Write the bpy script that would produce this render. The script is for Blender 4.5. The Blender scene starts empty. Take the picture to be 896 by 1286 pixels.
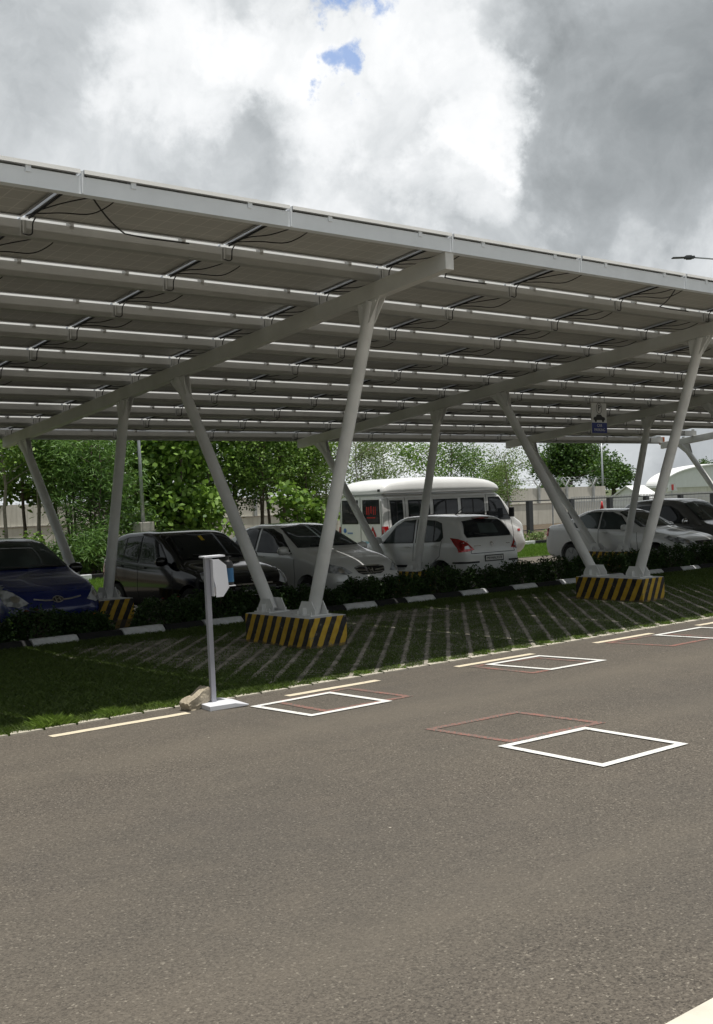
import bpy, bmesh, math, random
import numpy as np
from mathutils import Vector, Matrix
from mathutils.bvhtree import BVHTree
random.seed(7); rng = np.random.default_rng(7)
scene = bpy.context.scene
COL = scene.collection
R = math.radians

# ------------------------------------------------------------------ helpers
def tag(o, label=None, cat=None, group=None, kind=None):
    if label: o['label'] = label
    if cat: o['category'] = cat
    if group: o['group'] = group
    if kind: o['kind'] = kind
    return o

def empty(name, loc=(0, 0, 0), rz=0.0, **k):
    o = bpy.data.objects.new(name, None); COL.objects.link(o)
    o.location = loc; o.rotation_euler = (0, 0, rz); o.empty_display_size = .2
    return tag(o, **k)

class MB:
    def __init__(s): s.v = []; s.f = []; s.m = []
    def add(s, vs, fs, mi=0):
        b = len(s.v); s.v += [tuple(p) for p in vs]
        for f in fs: s.f.append([b+i for i in f]); s.m.append(mi)
    def box(s, x0, x1, y0, y1, z0, z1, mi=0, M=None):
        vs = [(x, y, z) for z in (z0, z1) for y in (y0, y1) for x in (x0, x1)]
        if M is not None: vs = [M @ Vector(p) for p in vs]
        s.add(vs, [(0, 2, 3, 1), (4, 5, 7, 6), (0, 1, 5, 4), (2, 6, 7, 3), (0, 4, 6, 2), (1, 3, 7, 5)], mi)
    def bar(s, a, b, w, h, mi=0, up=(0, 0, 1)):
        a = Vector(a); b = Vector(b); d = (b-a).normalized(); up = Vector(up)
        sd = d.cross(up)
        if sd.length < 1e-4: sd = d.cross(Vector((1, 0, 0)))
        sd.normalize(); u = sd.cross(d).normalized()
        vs = []
        for p in (a, b):
            for i, j in ((-1, -1), (1, -1), (1, 1), (-1, 1)): vs.append(p+sd*(i*w/2)+u*(j*h/2))
        s.add(vs, [(3, 2, 1, 0), (4, 5, 6, 7), (0, 1, 5, 4), (1, 2, 6, 5), (2, 3, 7, 6), (3, 0, 4, 7)], mi)
    def tube(s, pts, rad, n=10, mi=0, cap=True):
        pts = [Vector(p) for p in pts]
        if not hasattr(rad, '__len__'): rad = [rad]*len(pts)
        ref = None; rings = []
        for i, p in enumerate(pts):
            d = (pts[min(i+1, len(pts)-1)]-pts[max(i-1, 0)]).normalized()
            if ref is None: ref = d.orthogonal().normalized()
            ref = (ref-d*ref.dot(d)).normalized(); o = d.cross(ref)
            rings.append([p+(ref*math.cos(2*math.pi*k/n)+o*math.sin(2*math.pi*k/n))*rad[i] for k in range(n)])
        b = len(s.v)
        for r_ in rings: s.v += [tuple(q) for q in r_]
        for i in range(len(rings)-1):
            for k in range(n):
                s.f.append([b+i*n+k, b+i*n+(k+1) % n, b+(i+1)*n+(k+1) % n, b+(i+1)*n+k]); s.m.append(mi)
        if cap:
            s.f.append([b+k for k in range(n)][::-1]); s.m.append(mi)
            s.f.append([b+(len(rings)-1)*n+k for k in range(n)]); s.m.append(mi)
    def prism(s, poly, M, t, mi=0):
        """poly 2D in local xy, extruded 0..t along local z, transformed by M"""
        n = len(poly)
        vs = [M @ Vector((p[0], p[1], 0)) for p in poly]+[M @ Vector((p[0], p[1], t)) for p in poly]
        fs = [list(range(n))[::-1], [n+i for i in range(n)]]+[(i, (i+1) % n, n+(i+1) % n, n+i) for i in range(n)]
        s.add(vs, fs, mi)
    def build(s, name, mats, parent=None, smooth=False, bevel=0, loc=None, autos=None):
        me = bpy.data.meshes.new(name)
        me.from_pydata(s.v, [], s.f); me.update()
        if not isinstance(mats, (list, tuple)): mats = [mats]
        for m in mats: me.materials.append(m)
        if len(mats) > 1: me.polygons.foreach_set('material_index', s.m)
        if smooth: me.polygons.foreach_set('use_smooth', [True]*len(me.polygons))
        o = bpy.data.objects.new(name, me); COL.objects.link(o)
        if parent: o.parent = parent
        if loc: o.location = loc
        if autos:
            me.polygons.foreach_set('use_smooth', [True]*len(me.polygons))
            bm = bmesh.new(); bm.from_mesh(me)
            for e in bm.edges:
                if len(e.link_faces) == 2 and e.calc_face_angle(0) > R(autos): e.smooth = False
            bm.to_mesh(me); bm.free()
        if bevel:
            md = o.modifiers.new('bevel', 'BEVEL'); md.width = bevel; md.segments = 2; md.limit_method = 'ANGLE'; md.angle_limit = R(40)
        return o

def copy_tree(o, parent=None):
    c = o.copy(); COL.objects.link(c); c.parent = parent
    for ch in list(o.children): copy_tree(ch, c)
    return c

def text_mesh(txt, size, name, mat, parent, M, extrude=.002):
    cu = bpy.data.curves.new('txt', 'FONT'); cu.body = txt; cu.size = size; cu.extrude = extrude; cu.align_x = 'CENTER'; cu.align_y = 'CENTER'
    t = bpy.data.objects.new('txt', cu); COL.objects.link(t)
    dg = bpy.context.evaluated_depsgraph_get()
    me = bpy.data.meshes.new_from_object(t.evaluated_get(dg))
    bpy.data.objects.remove(t); me.name = name
    me.transform(M); me.materials.clear(); me.materials.append(mat)
    o = bpy.data.objects.new(name, me); COL.objects.link(o); o.parent = parent
    return o

# ------------------------------------------------------------------ materials
class NT:
    def __init__(s, name):
        s.mat = bpy.data.materials.new(name); s.mat.use_nodes = True
        s.t = s.mat.node_tree; s.n = s.t.nodes; s.p = s.n['Principled BSDF']
    def node(s, ty, **k):
        x = s.n.new(ty)
        for a, b in k.items(): setattr(x, a, b)
        return x
    def link(s, a, b): s.t.links.new(a, b)
    def tc(s, which='Object'): return s.node('ShaderNodeTexCoord').outputs[which]
    def noise(s, scale, detail=4, vec=None, rough=.55, dist=0):
        x = s.node('ShaderNodeTexNoise'); x.inputs['Scale'].default_value = scale; x.inputs['Detail'].default_value = detail
        x.inputs['Roughness'].default_value = rough; x.inputs['Distortion'].default_value = dist
        if vec is not None: s.link(vec, x.inputs['Vector'])
        return x.outputs['Fac']
    def ramp(s, fac, stops, interp='LINEAR'):
        r_ = s.node('ShaderNodeValToRGB'); cr = r_.color_ramp; cr.interpolation = interp
        while len(cr.elements) < len(stops): cr.elements.new(.5)
        for e, (p, c) in zip(cr.elements, stops):
            e.position = p; e.color = (c, c, c, 1) if not hasattr(c, '__len__') else (*c, 1)
        s.link(fac, r_.inputs[0]); return r_.outputs[0]
    def math(s, op, a, b=None, c=None):
        m = s.node('ShaderNodeMath', operation=op)
        for i, q in enumerate((a, b, c)):
            if q is None: continue
            if hasattr(q, 'links'): s.link(q, m.inputs[i])
            else: m.inputs[i].default_value = q
        return m.outputs[0]
    def mix(s, fac, a, b, blend='MIX'):
        m = s.node('ShaderNodeMix', data_type='RGBA', blend_type=blend)
        for sock, q in ((m.inputs[0], fac), (m.inputs[6], a), (m.inputs[7], b)):
            if hasattr(q, 'links'): s.link(q, sock)
            elif hasattr(q, '__len__'): sock.default_value = (*q, 1)
            else: sock.default_value = q
        return m.outputs[2]
    def bump(s, h, strength=.3, dist=.01):
        b = s.node('ShaderNodeBump'); b.inputs['Strength'].default_value = strength; b.inputs['Distance'].default_value = dist
        s.link(h, b.inputs['Height']); s.link(b.outputs[0], s.p.inputs['Normal'])
    def color(s, c):
        if hasattr(c, 'links'): s.link(c, s.p.inputs['Base Color'])
        else: s.p.inputs['Base Color'].default_value = (*c, 1)
    def rough(s, r_):
        if hasattr(r_, 'links'): s.link(r_, s.p.inputs['Roughness'])
        else: s.p.inputs['Roughness'].default_value = r_
    def set(s, **k):
        for a, b in k.items(): s.p.inputs[a.replace('_', ' ')].default_value = b
        return s

def worn(name, c, rough=.5, metal=0., var=.12, scale=6., bump=.05, coat=0.):
    t = NT(name); v = t.tc()
    n = t.noise(scale, 5, v); n2 = t.noise(scale*9, 3, v)
    d = [x*(1-var) for x in c]; b = [min(1, x*(1+var*.5)) for x in c]
    t.color(t.mix(t.ramp(n, [(.3, 0.), (.7, 1.)]), d, b)); t.rough(t.math('MULTIPLY_ADD', n2, .2, rough-.1))
    t.set(Metallic=metal)
    if coat: t.set(Coat_Weight=coat, Coat_Roughness=.04)
    if bump: t.bump(n2, bump, .004)
    return t.mat

M = {}
M['white_steel'] = worn('white_steel', (.76, .765, .755), .42, 0, .16, 2.2)
M['beam_steel'] = worn('beam_steel', (.66, .66, .635), .45, 0, .14, 2.2)
M['fascia'] = worn('fascia_white', (.80, .84, .88), .45, 0, .06, 3)
M['purlin_grey'] = worn('purlin_grey', (.37, .372, .355), .5, .1, .10, 3)
M['frame_white'] = worn('frame_white', (.80, .80, .78), .4, 0, .05, 3, 0)
M['galv'] = worn('galvanised', (.42, .44, .46), .42, .5, .15, 8)
M['alu'] = worn('aluminium', (.62, .63, .64), .35, .6, .08, 8)
M['concrete'] = worn('concrete', (.42, .40, .36), .9, 0, .25, 5, .3)
M['wall'] = None
M['black'] = worn('black_plastic', (.012, .012, .013), .45, 0, .1, 10, 0)
M['rubber'] = worn('rubber', (.018, .018, .018), .8, 0, .2, 20, .2)
M['cable'] = worn('cable_black', (.012, .012, .012), .5, 0, .1, 10, 0)
M['chrome'] = worn('chrome', (.75, .76, .78), .14, 1., .05, 10, 0)
M['rim'] = worn('wheel_rim', (.30, .31, .33), .35, .7, .15, 12, 0)
M['kwhite'] = worn('kerb_white', (.62, .63, .64), .8, 0, .25, 9, .3)
M['kblack'] = worn('kerb_black', (.008, .008, .009), .8, 0, .3, 9, .3)
M['sheet_white'] = worn('white_sheet', (.72, .73, .78), .5, 0, .04, 4, 0)
M['post_grey'] = worn('post_grey', (.36, .365, .41), .5, 0, .06, 4, 0)
M['edging'] = worn('edging', (.52, .48, .40), .9, 0, .25, 8, .3)
M['cream_path'] = worn('cream_path', (.62, .58, .49), .9, 0, .15, 5, .2)
M['darkpost'] = worn('dark_post', (.05, .055, .06), .6, 0, .2, 5)
M['pale'] = worn('pale_metal', (.5, .52, .52), .6, 0, .1, 5)
M['roofwhite'] = worn('white_roof', (.78, .79, .79), .6, 0, .05, 1.5)
M['red'] = worn('red_plastic', (.45, .02, .02), .3, 0, .1, 6, 0)
M['orange'] = worn('orange_primer', (.42, .11, .03), .6, 0, .2, 9)
M['amber'] = worn('amber', (.6, .22, .02), .4, 0, .1, 6, 0)
M['yellow_paint'] = worn('yellow_paint', (.62, .45, .03), .6, 0, .1, 6)
M['blue_sign'] = worn('sign_blue', (.012, .03, .22), .5, 0, .05, 6, 0)
M['sign_white'] = worn('sign_white', (.72, .73, .73), .5, 0, .05, 6, 0)
M['ink'] = worn('ink', (.01, .01, .012), .5, 0, .05, 6, 0)
M['stickerblue'] = worn('sticker_blue', (.10, .22, .55), .4, 0, .1, 6, 0)
M['sticker_pale'] = worn('sticker_pale_blue', (.28, .52, .62), .4, 0, .1, 6, 0)
M['label_cyan'] = None
M['bark'] = worn('bark', (.13, .105, .08), .9, 0, .4, 14, .5)
M['palebark'] = worn('pale_bark', (.30, .27, .22), .9, 0, .35, 10, .4)
M['plate'] = worn('plate_white', (.7, .7, .68), .5, 0, .05, 8, 0)

def m_lamp(name='lamp_lens', c=(.55, .57, .6)):
    t = NT(name); v = t.tc(); n = t.noise(9, 1, v)
    t.color(t.ramp(n, [(.40, [x*.4 for x in c]), (.55, c)])); t.rough(.06); t.set(Coat_Weight=1., Metallic=.2); return t.mat
M['lens'] = m_lamp()
M['redlens'] = m_lamp('red_lens', (.5, .012, .015))
def m_glass(name, c=(.012, .014, .016)):
    t = NT(name); v = t.tc(); n = t.noise(1.2, 2, v)
    t.color(t.ramp(n, [(.35, c), (.75, [x*3.0+.005 for x in c])])); t.rough(.03); t.set(IOR=1.42); return t.mat
M['glass'] = m_glass('window_glass')
M['glass2'] = m_glass('pale_window_glass', (.035, .045, .045))
def m_paint(name, c, metal=0., rough=.32, coat=.9):
    t = NT(name); v = t.tc(); n = t.noise(2.5, 4, v); n2 = t.noise(40, 2, v)
    t.color(t.mix(t.ramp(n, [(.35, 0.), (.7, .25)]), c, [x*.75+.004 for x in c]))
    t.rough(t.math('MULTIPLY_ADD', n, .08, rough-.05)); t.set(Metallic=metal, Coat_Weight=coat, Coat_Roughness=.04); return t.mat
M['p_white'] = m_paint('car_paint_white', (.80, .81, .81))
M['p_silver'] = m_paint('car_paint_silver', (.72, .73, .72), .15)
M['p_black'] = m_paint('car_paint_black', (.003, .0035, .0045), .0, .10, .1)
M['p_blue'] = m_paint('car_paint_blue', (.003, .012, .10), .0, .25, .4)
M['p_grey'] = m_paint('car_paint_grey', (.13, .13, .13), .3, .3)
M['p_van'] = m_paint('van_paint_white', (.86, .86, .84))

def m_stripe():
    t = NT('hazard_stripes'); v = t.tc()
    sx = t.node('ShaderNodeSeparateXYZ'); t.link(v, sx.inputs[0])
    nz = t.math('MULTIPLY', t.math('SUBTRACT', t.noise(7, 3, v), .5), .03)
    a = t.math('SUBTRACT', sx.outputs[0], sx.outputs[1])
    a = t.math('MULTIPLY_ADD', sx.outputs[2], -.48, a)
    a = t.math('ADD', a, nz)
    a = t.math('FRACT', t.math('MULTIPLY', a, 1/.187))
    s_ = t.math('GREATER_THAN', a, .5)
    d = t.noise(14, 5, v)
    yel = t.mix(t.ramp(d, [(.35, 0.), (.75, 1.)]), (.50, .30, .02), (.62, .42, .05))
    blk = t.mix(t.ramp(d, [(.4, 0.), (.8, 1.)]), (.012, .012, .014), (.05, .045, .04))
    col = t.mix(s_, blk, yel)
    # bare concrete top and scuffed foot
    g = t.node('ShaderNodeNewGeometry'); gx = t.node('ShaderNodeSeparateXYZ'); t.link(g.outputs['Normal'], gx.inputs[0])
    topm = t.math('GREATER_THAN', gx.outputs[2], .6)
    col = t.mix(topm, col, (.55, .56, .56))
    chip = t.noise(11, 7, v, .7)
    col = t.mix(t.ramp(chip, [(.62, 0.), (.66, .8)]), col, (.20, .185, .15))
    foot = t.math('MULTIPLY', t.math('LESS_THAN', t.math('ADD', sx.outputs[2], t.math('MULTIPLY', d, .12)), .09), .7)
    col = t.mix(foot, col, (.10, .085, .06))
    t.color(col); t.rough(.6); t.bump(t.noise(40, 4, v), .3, .006); return t.mat
M['stripe'] = m_stripe()

def m_asphalt(name='asphalt', base=1.0):
    t = NT(name); v = t.tc()
    big = t.noise(.30, 5, v); med = t.noise(2.2, 6, v, .65)
    mp = t.node('ShaderNodeMapping'); mp.inputs['Scale'].default_value = (.10, .75, 1); t.link(v, mp.inputs[0])
    track = t.noise(1.0, 4, mp.outputs[0], .5)
    vor = t.node('ShaderNodeTexVoronoi'); vor.inputs['Scale'].default_value = 110; t.link(v, vor.inputs['Vector'])
    fine = t.noise(190, 2, v, .6)
    stone = t.node('ShaderNodeSeparateColor'); t.link(vor.outputs['Color'], stone.inputs[0])
    c0 = t.ramp(stone.outputs[0], [(0., (.048, .042, .034)), (.16, (.088, .078, .065)), (.6, (.125, .112, .094)), (.95, (.155, .140, .118)), (1., (.30, .28, .24))])
    pit = t.noise(48, 4, v, .75)
    c1 = t.mix(t.ramp(pit, [(.36, .85), (.49, 0.)]), c0, (.035, .031, .026))
    c2 = t.mix(t.ramp(big, [(.35, .45), (.62, .0)]), c1, (.078, .074, .068))
    c3 = t.mix(t.ramp(track, [(.45, 0.), (.70, .5)]), c2, (.155, .140, .115))
    c3 = t.mix(t.ramp(med, [(.5, 0.), (.8, .35)]), c3, (.15, .132, .108))
    c3 = t.mix(t.ramp(med, [(.25, .35), (.45, 0.)]), c3, (.062, .058, .05))
    v2 = t.node('ShaderNodeTexVoronoi'); v2.inputs['Scale'].default_value = 4.0; t.link(v, v2.inputs['Vector'])
    sc = t.node('ShaderNodeSeparateColor'); t.link(v2.outputs['Color'], sc.inputs[0])
    fl = t.math('LESS_THAN', t.math('ADD', v2.outputs['Distance'], t.math('MULTIPLY', pit, .10)), t.math('MULTIPLY', t.math('GREATER_THAN', sc.outputs[1], .84), .085))
    c4 = t.mix(t.math('MULTIPLY', fl, .75), c3, (.5, .48, .42))
    c4 = t.mix(1., c4, (.95, .91, .86), 'MULTIPLY')
    t.color(c4 if base == 1 else t.mix(1., c4, (base, base, base), 'MULTIPLY')); t.rough(.88)
    h = t.math('ADD', t.math('MULTIPLY', vor.outputs['Distance'], -.6), t.math('ADD', fine, t.math('MULTIPLY', pit, 1.2))); t.bump(h, .5, .006); return t.mat
M['asphalt'] = m_asphalt(); M['asphalt_lot'] = m_asphalt('asphalt_lot', 1.15)

def m_roadpaint(name, c, wear=.45):
    t = NT(name); v = t.tc(); n = t.noise(60, 4, v, .7); n2 = t.noise(4, 4, v)
    w = t.math('ADD', n, t.math('MULTIPLY', n2, .35))
    t.color(t.mix(t.ramp(w, [(wear+.32, 1.), (wear+.40, 0.)]), (.12, .11, .095), c) if False else t.mix(t.ramp(w, [(wear, 1.), (wear+.08, 0.)]), c, (.12, .11, .095)))
    t.rough(.75); t.bump(n, .4, .003); return t.mat
M['mark_white'] = m_roadpaint('white_road_paint', (.74, .74, .71), .50)
M['mark_cream'] = m_roadpaint('cream_road_paint', (.68, .60, .45), .48)
M['mark_red'] = m_roadpaint('worn_red_road_paint', (.30, .125, .095), .66)

def m_pavers():
    t = NT('grass_paver_concrete'); v = t.tc()
    n = t.noise(7, 5, v); n2 = t.noise(70, 3, v)
    t.color(t.mix(t.ramp(t.noise(2.2, 6, v), [(.45, .0), (.65, .7)]), t.ramp(n, [(.3, (.22, .20, .165)), (.7, (.40, .365, .31))]), (.05, .05, .028))); t.rough(.9); t.bump(n2, .5, .006); return t.mat
M['paver'] = m_pavers()
def m_soil(name, a, b, sc=3):
    t = NT(name); v = t.tc(); n = t.noise(sc, 6, v); n2 = t.noise(30, 4, v)
    t.color(t.mix(t.ramp(n2, [(.3, .4), (.7, 0.)]), t.ramp(n, [(.3, a), (.7, b)]), [x*.5 for x in a])); t.rough(.95); t.bump(n2, .6, .02); return t.mat
M['soil'] = m_soil('soil', (.07, .05, .03), (.13, .10, .065))
M['verge_soil'] = m_soil('verge_soil', (.012, .018, .005), (.03, .04, .010))
M['field'] = m_soil('far_ground', (.05, .08, .02), (.11, .12, .05), .05)
M['lawn'] = m_soil('lawn', (.06, .11, .018), (.11, .18, .03), 2)
M['rock'] = m_soil('rock', (.36, .31, .23), (.56, .49, .37), 6)
def m_wall():
    t = NT('rendered_wall'); v = t.tc(); n = t.noise(.6, 6, v); n2 = t.noise(3, 6, v)
    mp = t.node('ShaderNodeMapping'); mp.inputs['Scale'].default_value = (3, 1, .25); t.link(v, mp.inputs[0])
    st = t.noise(2.0, 5, mp.outputs[0])
    c = t.mix(t.ramp(st, [(.45, 0.), (.75, .5)]), t.ramp(n, [(.3, (.60, .58, .51)), (.7, (.72, .70, .63))]), (.44, .42, .36))
    t.color(t.mix(t.ramp(n2, [(.5, 0.), (.8, .25)]), c, (.48, .46, .40))); t.rough(.9); t.bump(n2, .3, .02); return t.mat
M['wall'] = m_wall()
def m_back():
    t = NT('panel_backsheet'); v = t.tc()
    br = t.node('ShaderNodeTexBrick'); br.offset = 0; br.inputs['Scale'].default_value = 1
    br.inputs['Brick Width'].default_value = .19; br.inputs['Row Height'].default_value = .19; br.inputs['Mortar Size'].default_value = .006
    br.inputs['Color1'].default_value = (.46, .46, .43, 1); br.inputs['Color2'].default_value = (.48, .48, .45, 1); br.inputs['Mortar'].default_value = (.62, .61, .57, 1)
    t.link(v, br.inputs['Vector']); n = t.noise(1.2, 4, v)
    t.color(t.mix(t.ramp(n, [(.35, 0.), (.7, .3)]), br.outputs[0], (.40, .40, .375))); t.rough(.55); return t.mat
M['back'] = m_back()
def m_cell():
    t = NT('solar_cells'); t.color((.01, .015, .05)); t.rough(.12); return t.mat
M['cell'] = m_cell()
def m_leaf(name, a, b, tr=.35):
    t = NT(name)
    g = t.node('ShaderNodeNewGeometry'); c = t.ramp(g.outputs['Random Per Island'], [(0., a), (.6, b), (1., [min(1, x*1.5) for x in b])])
    t.color(c); t.rough(.5); t.set(Specular_IOR_Level=.35)
    tr_ = t.node('ShaderNodeBsdfTranslucent'); t.link(t.mix(.6, c, (.12, .22, .02)), tr_.inputs[0])
    mx = t.node('ShaderNodeMixShader'); mx.inputs[0].default_value = tr
    t.link(t.p.outputs[0], mx.inputs[1]); t.link(tr_.outputs[0], mx.inputs[2]); t.link(mx.outputs[0], t.n['Material Output'].inputs[0]); return t.mat
M['leaf_a'] = m_leaf('leaf_bright', (.06, .14, .022), (.19, .31, .055))
M['leaf_b'] = m_leaf('leaf_mid', (.06, .14, .025), (.19, .30, .065))
M['leaf_c'] = m_leaf('leaf_dark', (.03, .07, .018), (.07, .13, .035), .3)
M['leaf_d'] = m_leaf('leaf_narrow', (.055, .13, .03), (.15, .27, .07))
M['leaf_h'] = m_leaf('leaf_hedge', (.015, .038, .01), (.035, .07, .018), .2)
M['leaf_p'] = m_leaf('leaf_pale', (.09, .14, .045), (.20, .27, .10))
M['grass_v'] = m_leaf('grass_blades', (.040, .066, .014), (.095, .135, .032), .3)
M['grass_t'] = m_leaf('tuft_blades', (.10, .17, .02), (.19, .28, .05), .4)  # sunlight put into the tuft colour, brighter than the verge blades
M['grass_l'] = m_leaf('lawn_blades', (.06, .12, .015), (.13, .22, .03), .4)

# ------------------------------------------------------------------ camera
f_px = 1470.0
CX, CY = 448., 643.
def rayc(u, v): return np.array([(u-CX)/f_px, -(v-CY)/f_px, -1.])
Xc = rayc(2154, 566); Xc /= np.linalg.norm(Xc)
Yc = rayc(-790, 666); Yc -= Xc*(Xc@Yc); Yc /= np.linalg.norm(Yc)
Zc = np.cross(Xc, Yc); RW = np.array([Xc, Yc, Zc]); EYE = 1.9
cam_d = bpy.data.cameras.new('camera'); cam = bpy.data.objects.new('camera', cam_d); COL.objects.link(cam)
cam_d.sensor_fit = 'VERTICAL'; cam_d.sensor_height = 36; cam_d.lens = f_px*36/1286; cam_d.clip_end = 3000; cam_d.clip_start = .05
mw = Matrix(RW.tolist()).to_4x4(); mw.translation = (0, 0, EYE); cam.matrix_world = mw
scene.camera = cam
def wray(u, v): return RW@rayc(u, v)
def atY(u, v, y):
    d = wray(u, v); t_ = y/d[1]; return Vector((d[0]*t_, y, EYE+d[2]*t_))
def sky_dir(u, v):
    d = wray(u, v); return Vector(d/np.linalg.norm(d))

# ------------------------------------------------------------------ setting
GZ = -.10   # parking lane level
def sheet(name, x0, x1, y0, y1, z, mat, nx=1, ny=1):
    m = MB(); m.add([(x0, y0, z), (x1, y0, z), (x1, y1, z), (x0, y1, z)], [(0, 1, 2, 3)]); return tag(m.build(name, mat), kind='structure')
sheet('ground', -900, 1300, -500, 1500, GZ-.012, M['field'])
m = MB(); m.box(-60, 120, -30, 9.33, GZ-.2, 0); tag(m.build('road', M['asphalt']), kind='structure')
m = MB(); m.box(-60, 120, 9.33, 14.86, GZ-.19, -.012); tag(m.build('verge', M['verge_soil']), kind='structure')
m = MB(); m.box(-60, 120, 14.98, 15.72, GZ-.18, -.02); tag(m.build('hedge_bed', M['soil']), kind='structure')
m = MB(); m.box(-60, 160, 15.72, 23.4, GZ-.17, GZ); tag(m.build('parking_lane', M['asphalt_lot']), kind='structure')
m = MB(); m.box(-60, 160, 23.4, 28.3, GZ-.16, GZ+.02); tag(m.build('lawn', M['lawn']), kind='structure')
m = MB(); m.box(-60, 160, 28.45, 44.9, GZ-.15, GZ+.03); tag(m.build('planting_bed', M['soil']), kind='structure')
m = MB(); m.box(-60, 120, -2., 2.44, -.1, .006); tag(m.build('far_path', M['cream_path']), kind='structure')

# grass pavers laid at 45 degrees: bands one way, thin cross ribs the other
c45 = math.sqrt(.5)
m = MB()
x0v, x1v, y0v, y1v = 1.5, 30., 9.36, 14.7
def clip_band(px, py, dx, dy):
    """length interval of the line inside the verge rectangle"""
    t0, t1 = -1e9, 1e9
    for p, d, a, b in ((px, dx, x0v, x1v), (py, dy, y0v, y1v)):
        ta, tb = (a-p)/d, (b-p)/d
        if ta > tb: ta, tb = tb, ta
        t0 = max(t0, ta); t1 = min(t1, tb)
    return t0, t1
PER = .262
# u = (x+y)*c45 along the band, v=( -x+y)*c45 across
vmin = (-x1v+y0v)*c45; vmax = (-x0v+y1v)*c45
k = int(vmin/PER)-1
while k*PER < vmax:
    vv = k*PER
    px, py = -vv*c45, vv*c45
    t0, t1 = clip_band(px, py, c45, c45)
    if t1 > t0+.2:
        s_ = t0
        while s_ < t1-.05:
            e_ = min(s_+.52, t1); jz = random.uniform(-.003, .004); jw = random.uniform(-.004, .004)
            w_ = .027+random.uniform(-.006, .004)
            q = []
            for a, b in ((s_+.006, -w_), (e_-.006, -w_), (e_-.006, w_), (s_+.006, w_)):
                q.append((px+a*c45-(b+jw)*c45, py+a*c45+(b+jw)*c45))
            m.add([(a, b, -.03) for a, b in q]+[(a, b, .004+jz) for a, b in q], [(4, 5, 6, 7), (0, 1, 5, 4), (1, 2, 6, 5), (2, 3, 7, 6), (3, 0, 4, 7)])
            # cross ribs
            for r_ in range(4):
                a = s_+.065+r_*.13
                if a > t1: break
                q = []
                for aa, b in ((a-.014, w_), (a+.014, w_), (a+.014, PER-w_), (a-.014, PER-w_)):
                    q.append((px+aa*c45-b*c45, py+aa*c45+b*c45))
                if all(x0v < a_ < x1v and y0v < b_ < y1v for a_, b_ in q):
                    m.add([(a_, b_, -.03) for a_, b_ in q]+[(a_, b_, .003+jz) for a_, b_ in q], [(4, 5, 6, 7), (0, 1, 5, 4), (1, 2, 6, 5), (2, 3, 7, 6), (3, 0, 4, 7)])
            s_ = e_
    k += 1
tag(m.build('paver_grid', M['paver']), kind='structure')
# scalloped concrete edging along the road
me_ = MB(); xx = x0v
while xx < x1v:
    w_ = random.uniform(.30, .36)
    me_.add([(xx, 9.33, -.03), (xx+w_-.02, 9.33, -.03), (xx+w_-.06, 9.43, -.03), (xx+.05, 9.45, -.03), (xx, 9.33, .012), (xx+w_-.02, 9.33, .012), (xx+w_-.06, 9.43, .010), (xx+.05, 9.45, .010)],
          [(4, 5, 6, 7), (0, 1, 5, 4), (1, 2, 6, 5), (2, 3, 7, 6), (3, 0, 4, 7)])
    xx += w_
tag(me_.build('road_edging', M['edging']), kind='structure')

# ---------- grass blades (numpy)
def fbm(x, y, seed=0):
    r_ = np.random.default_rng(seed); o = np.zeros_like(x)
    for i in range(5):
        a = r_.uniform(0, 6.28, 6); 
        fr = .5*1.8**i
        for j in range(3):
            o += np.sin(x*fr*math.cos(a[j])+y*fr*math.sin(a[j])+a[j+3]*7)/(1.5**i)
    return o/4.
def blades(name, x, y, z, h, wdt, mat, lean=.5):
    n = len(x); ang = rng.uniform(0, 2*math.pi, n); la = rng.uniform(0, 2*math.pi, n); ll = rng.uniform(.1, lean, n)*h
    dx, dy = np.cos(ang)*wdt/2, np.sin(ang)*wdt/2
    tx, ty = np.cos(la)*ll, np.sin(la)*ll
    V = np.zeros((n, 4, 3))
    V[:, 0] = np.stack([x-dx, y-dy, z], 1); V[:, 1] = np.stack([x+dx, y+dy, z], 1)
    V[:, 2] = np.stack([x+dx*.7+tx*.4, y+dy*.7+ty*.4, z+h*.6], 1); V[:, 3] = np.stack([x+tx, y+ty, z+h], 1)
    me = bpy.data.meshes.new(name); me.vertices.add(n*4); me.vertices.foreach_set('co', V.reshape(-1))
    me.loops.add(n*4); me.loops.foreach_set('vertex_index', np.arange(n*4, dtype=np.int32))
    me.polygons.add(n); me.polygons.foreach_set('loop_start', np.arange(0, n*4, 4, dtype=np.int32)); me.polygons.foreach_set('loop_total', np.full(n, 4, dtype=np.int32))
    me.update(calc_edges=True); me.materials.append(mat)
    o = bpy.data.objects.new(name, me); COL.objects.link(o); return o
N = 900000
gx = 2+(rng.random(N)**1.25)*28; gy = rng.uniform(9.37, 14.88, N)
vv = (-gx+gy)*c45; ph = np.abs(((vv/PER)+.5) % 1-.5)*PER      # distance to the band centre
fb = fbm(gx, gy, 3)
# how overgrown: left end and the strip by the kerb nearly covered
cover = np.clip((8.2-gx-(gy-9.4)*.10)/1.8, 0, 1)+np.clip((gy-14.0)/.35, 0, 1)+np.clip((gx-16.5)/5, 0, .75)
cover = np.clip(cover+.24*fb+.20, 0, 1)
oncc = ph < .036
zone = np.clip((gx-7.2)/1.0, 0, 1)*np.clip((18.5-gx)/3, 0, 1)*np.clip((14.1-gy)/.3, 0, 1)*np.clip((gy-9.9-.5*(gx < 10))/.6, 0, 1)
cover = cover*(1-.25*zone)
keep = np.where(oncc, rng.random(N) < cover**2*.9, rng.random(N) < .75+.25*cover-.05*zone)
worn_p = (fbm(gx*1.3, gy*1.3, 9) > .25) & (gx > 7.2) & (gy > 11.2) & (gx < 13.5)
keep &= ~(worn_p & (rng.random(N) < .6))
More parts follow.
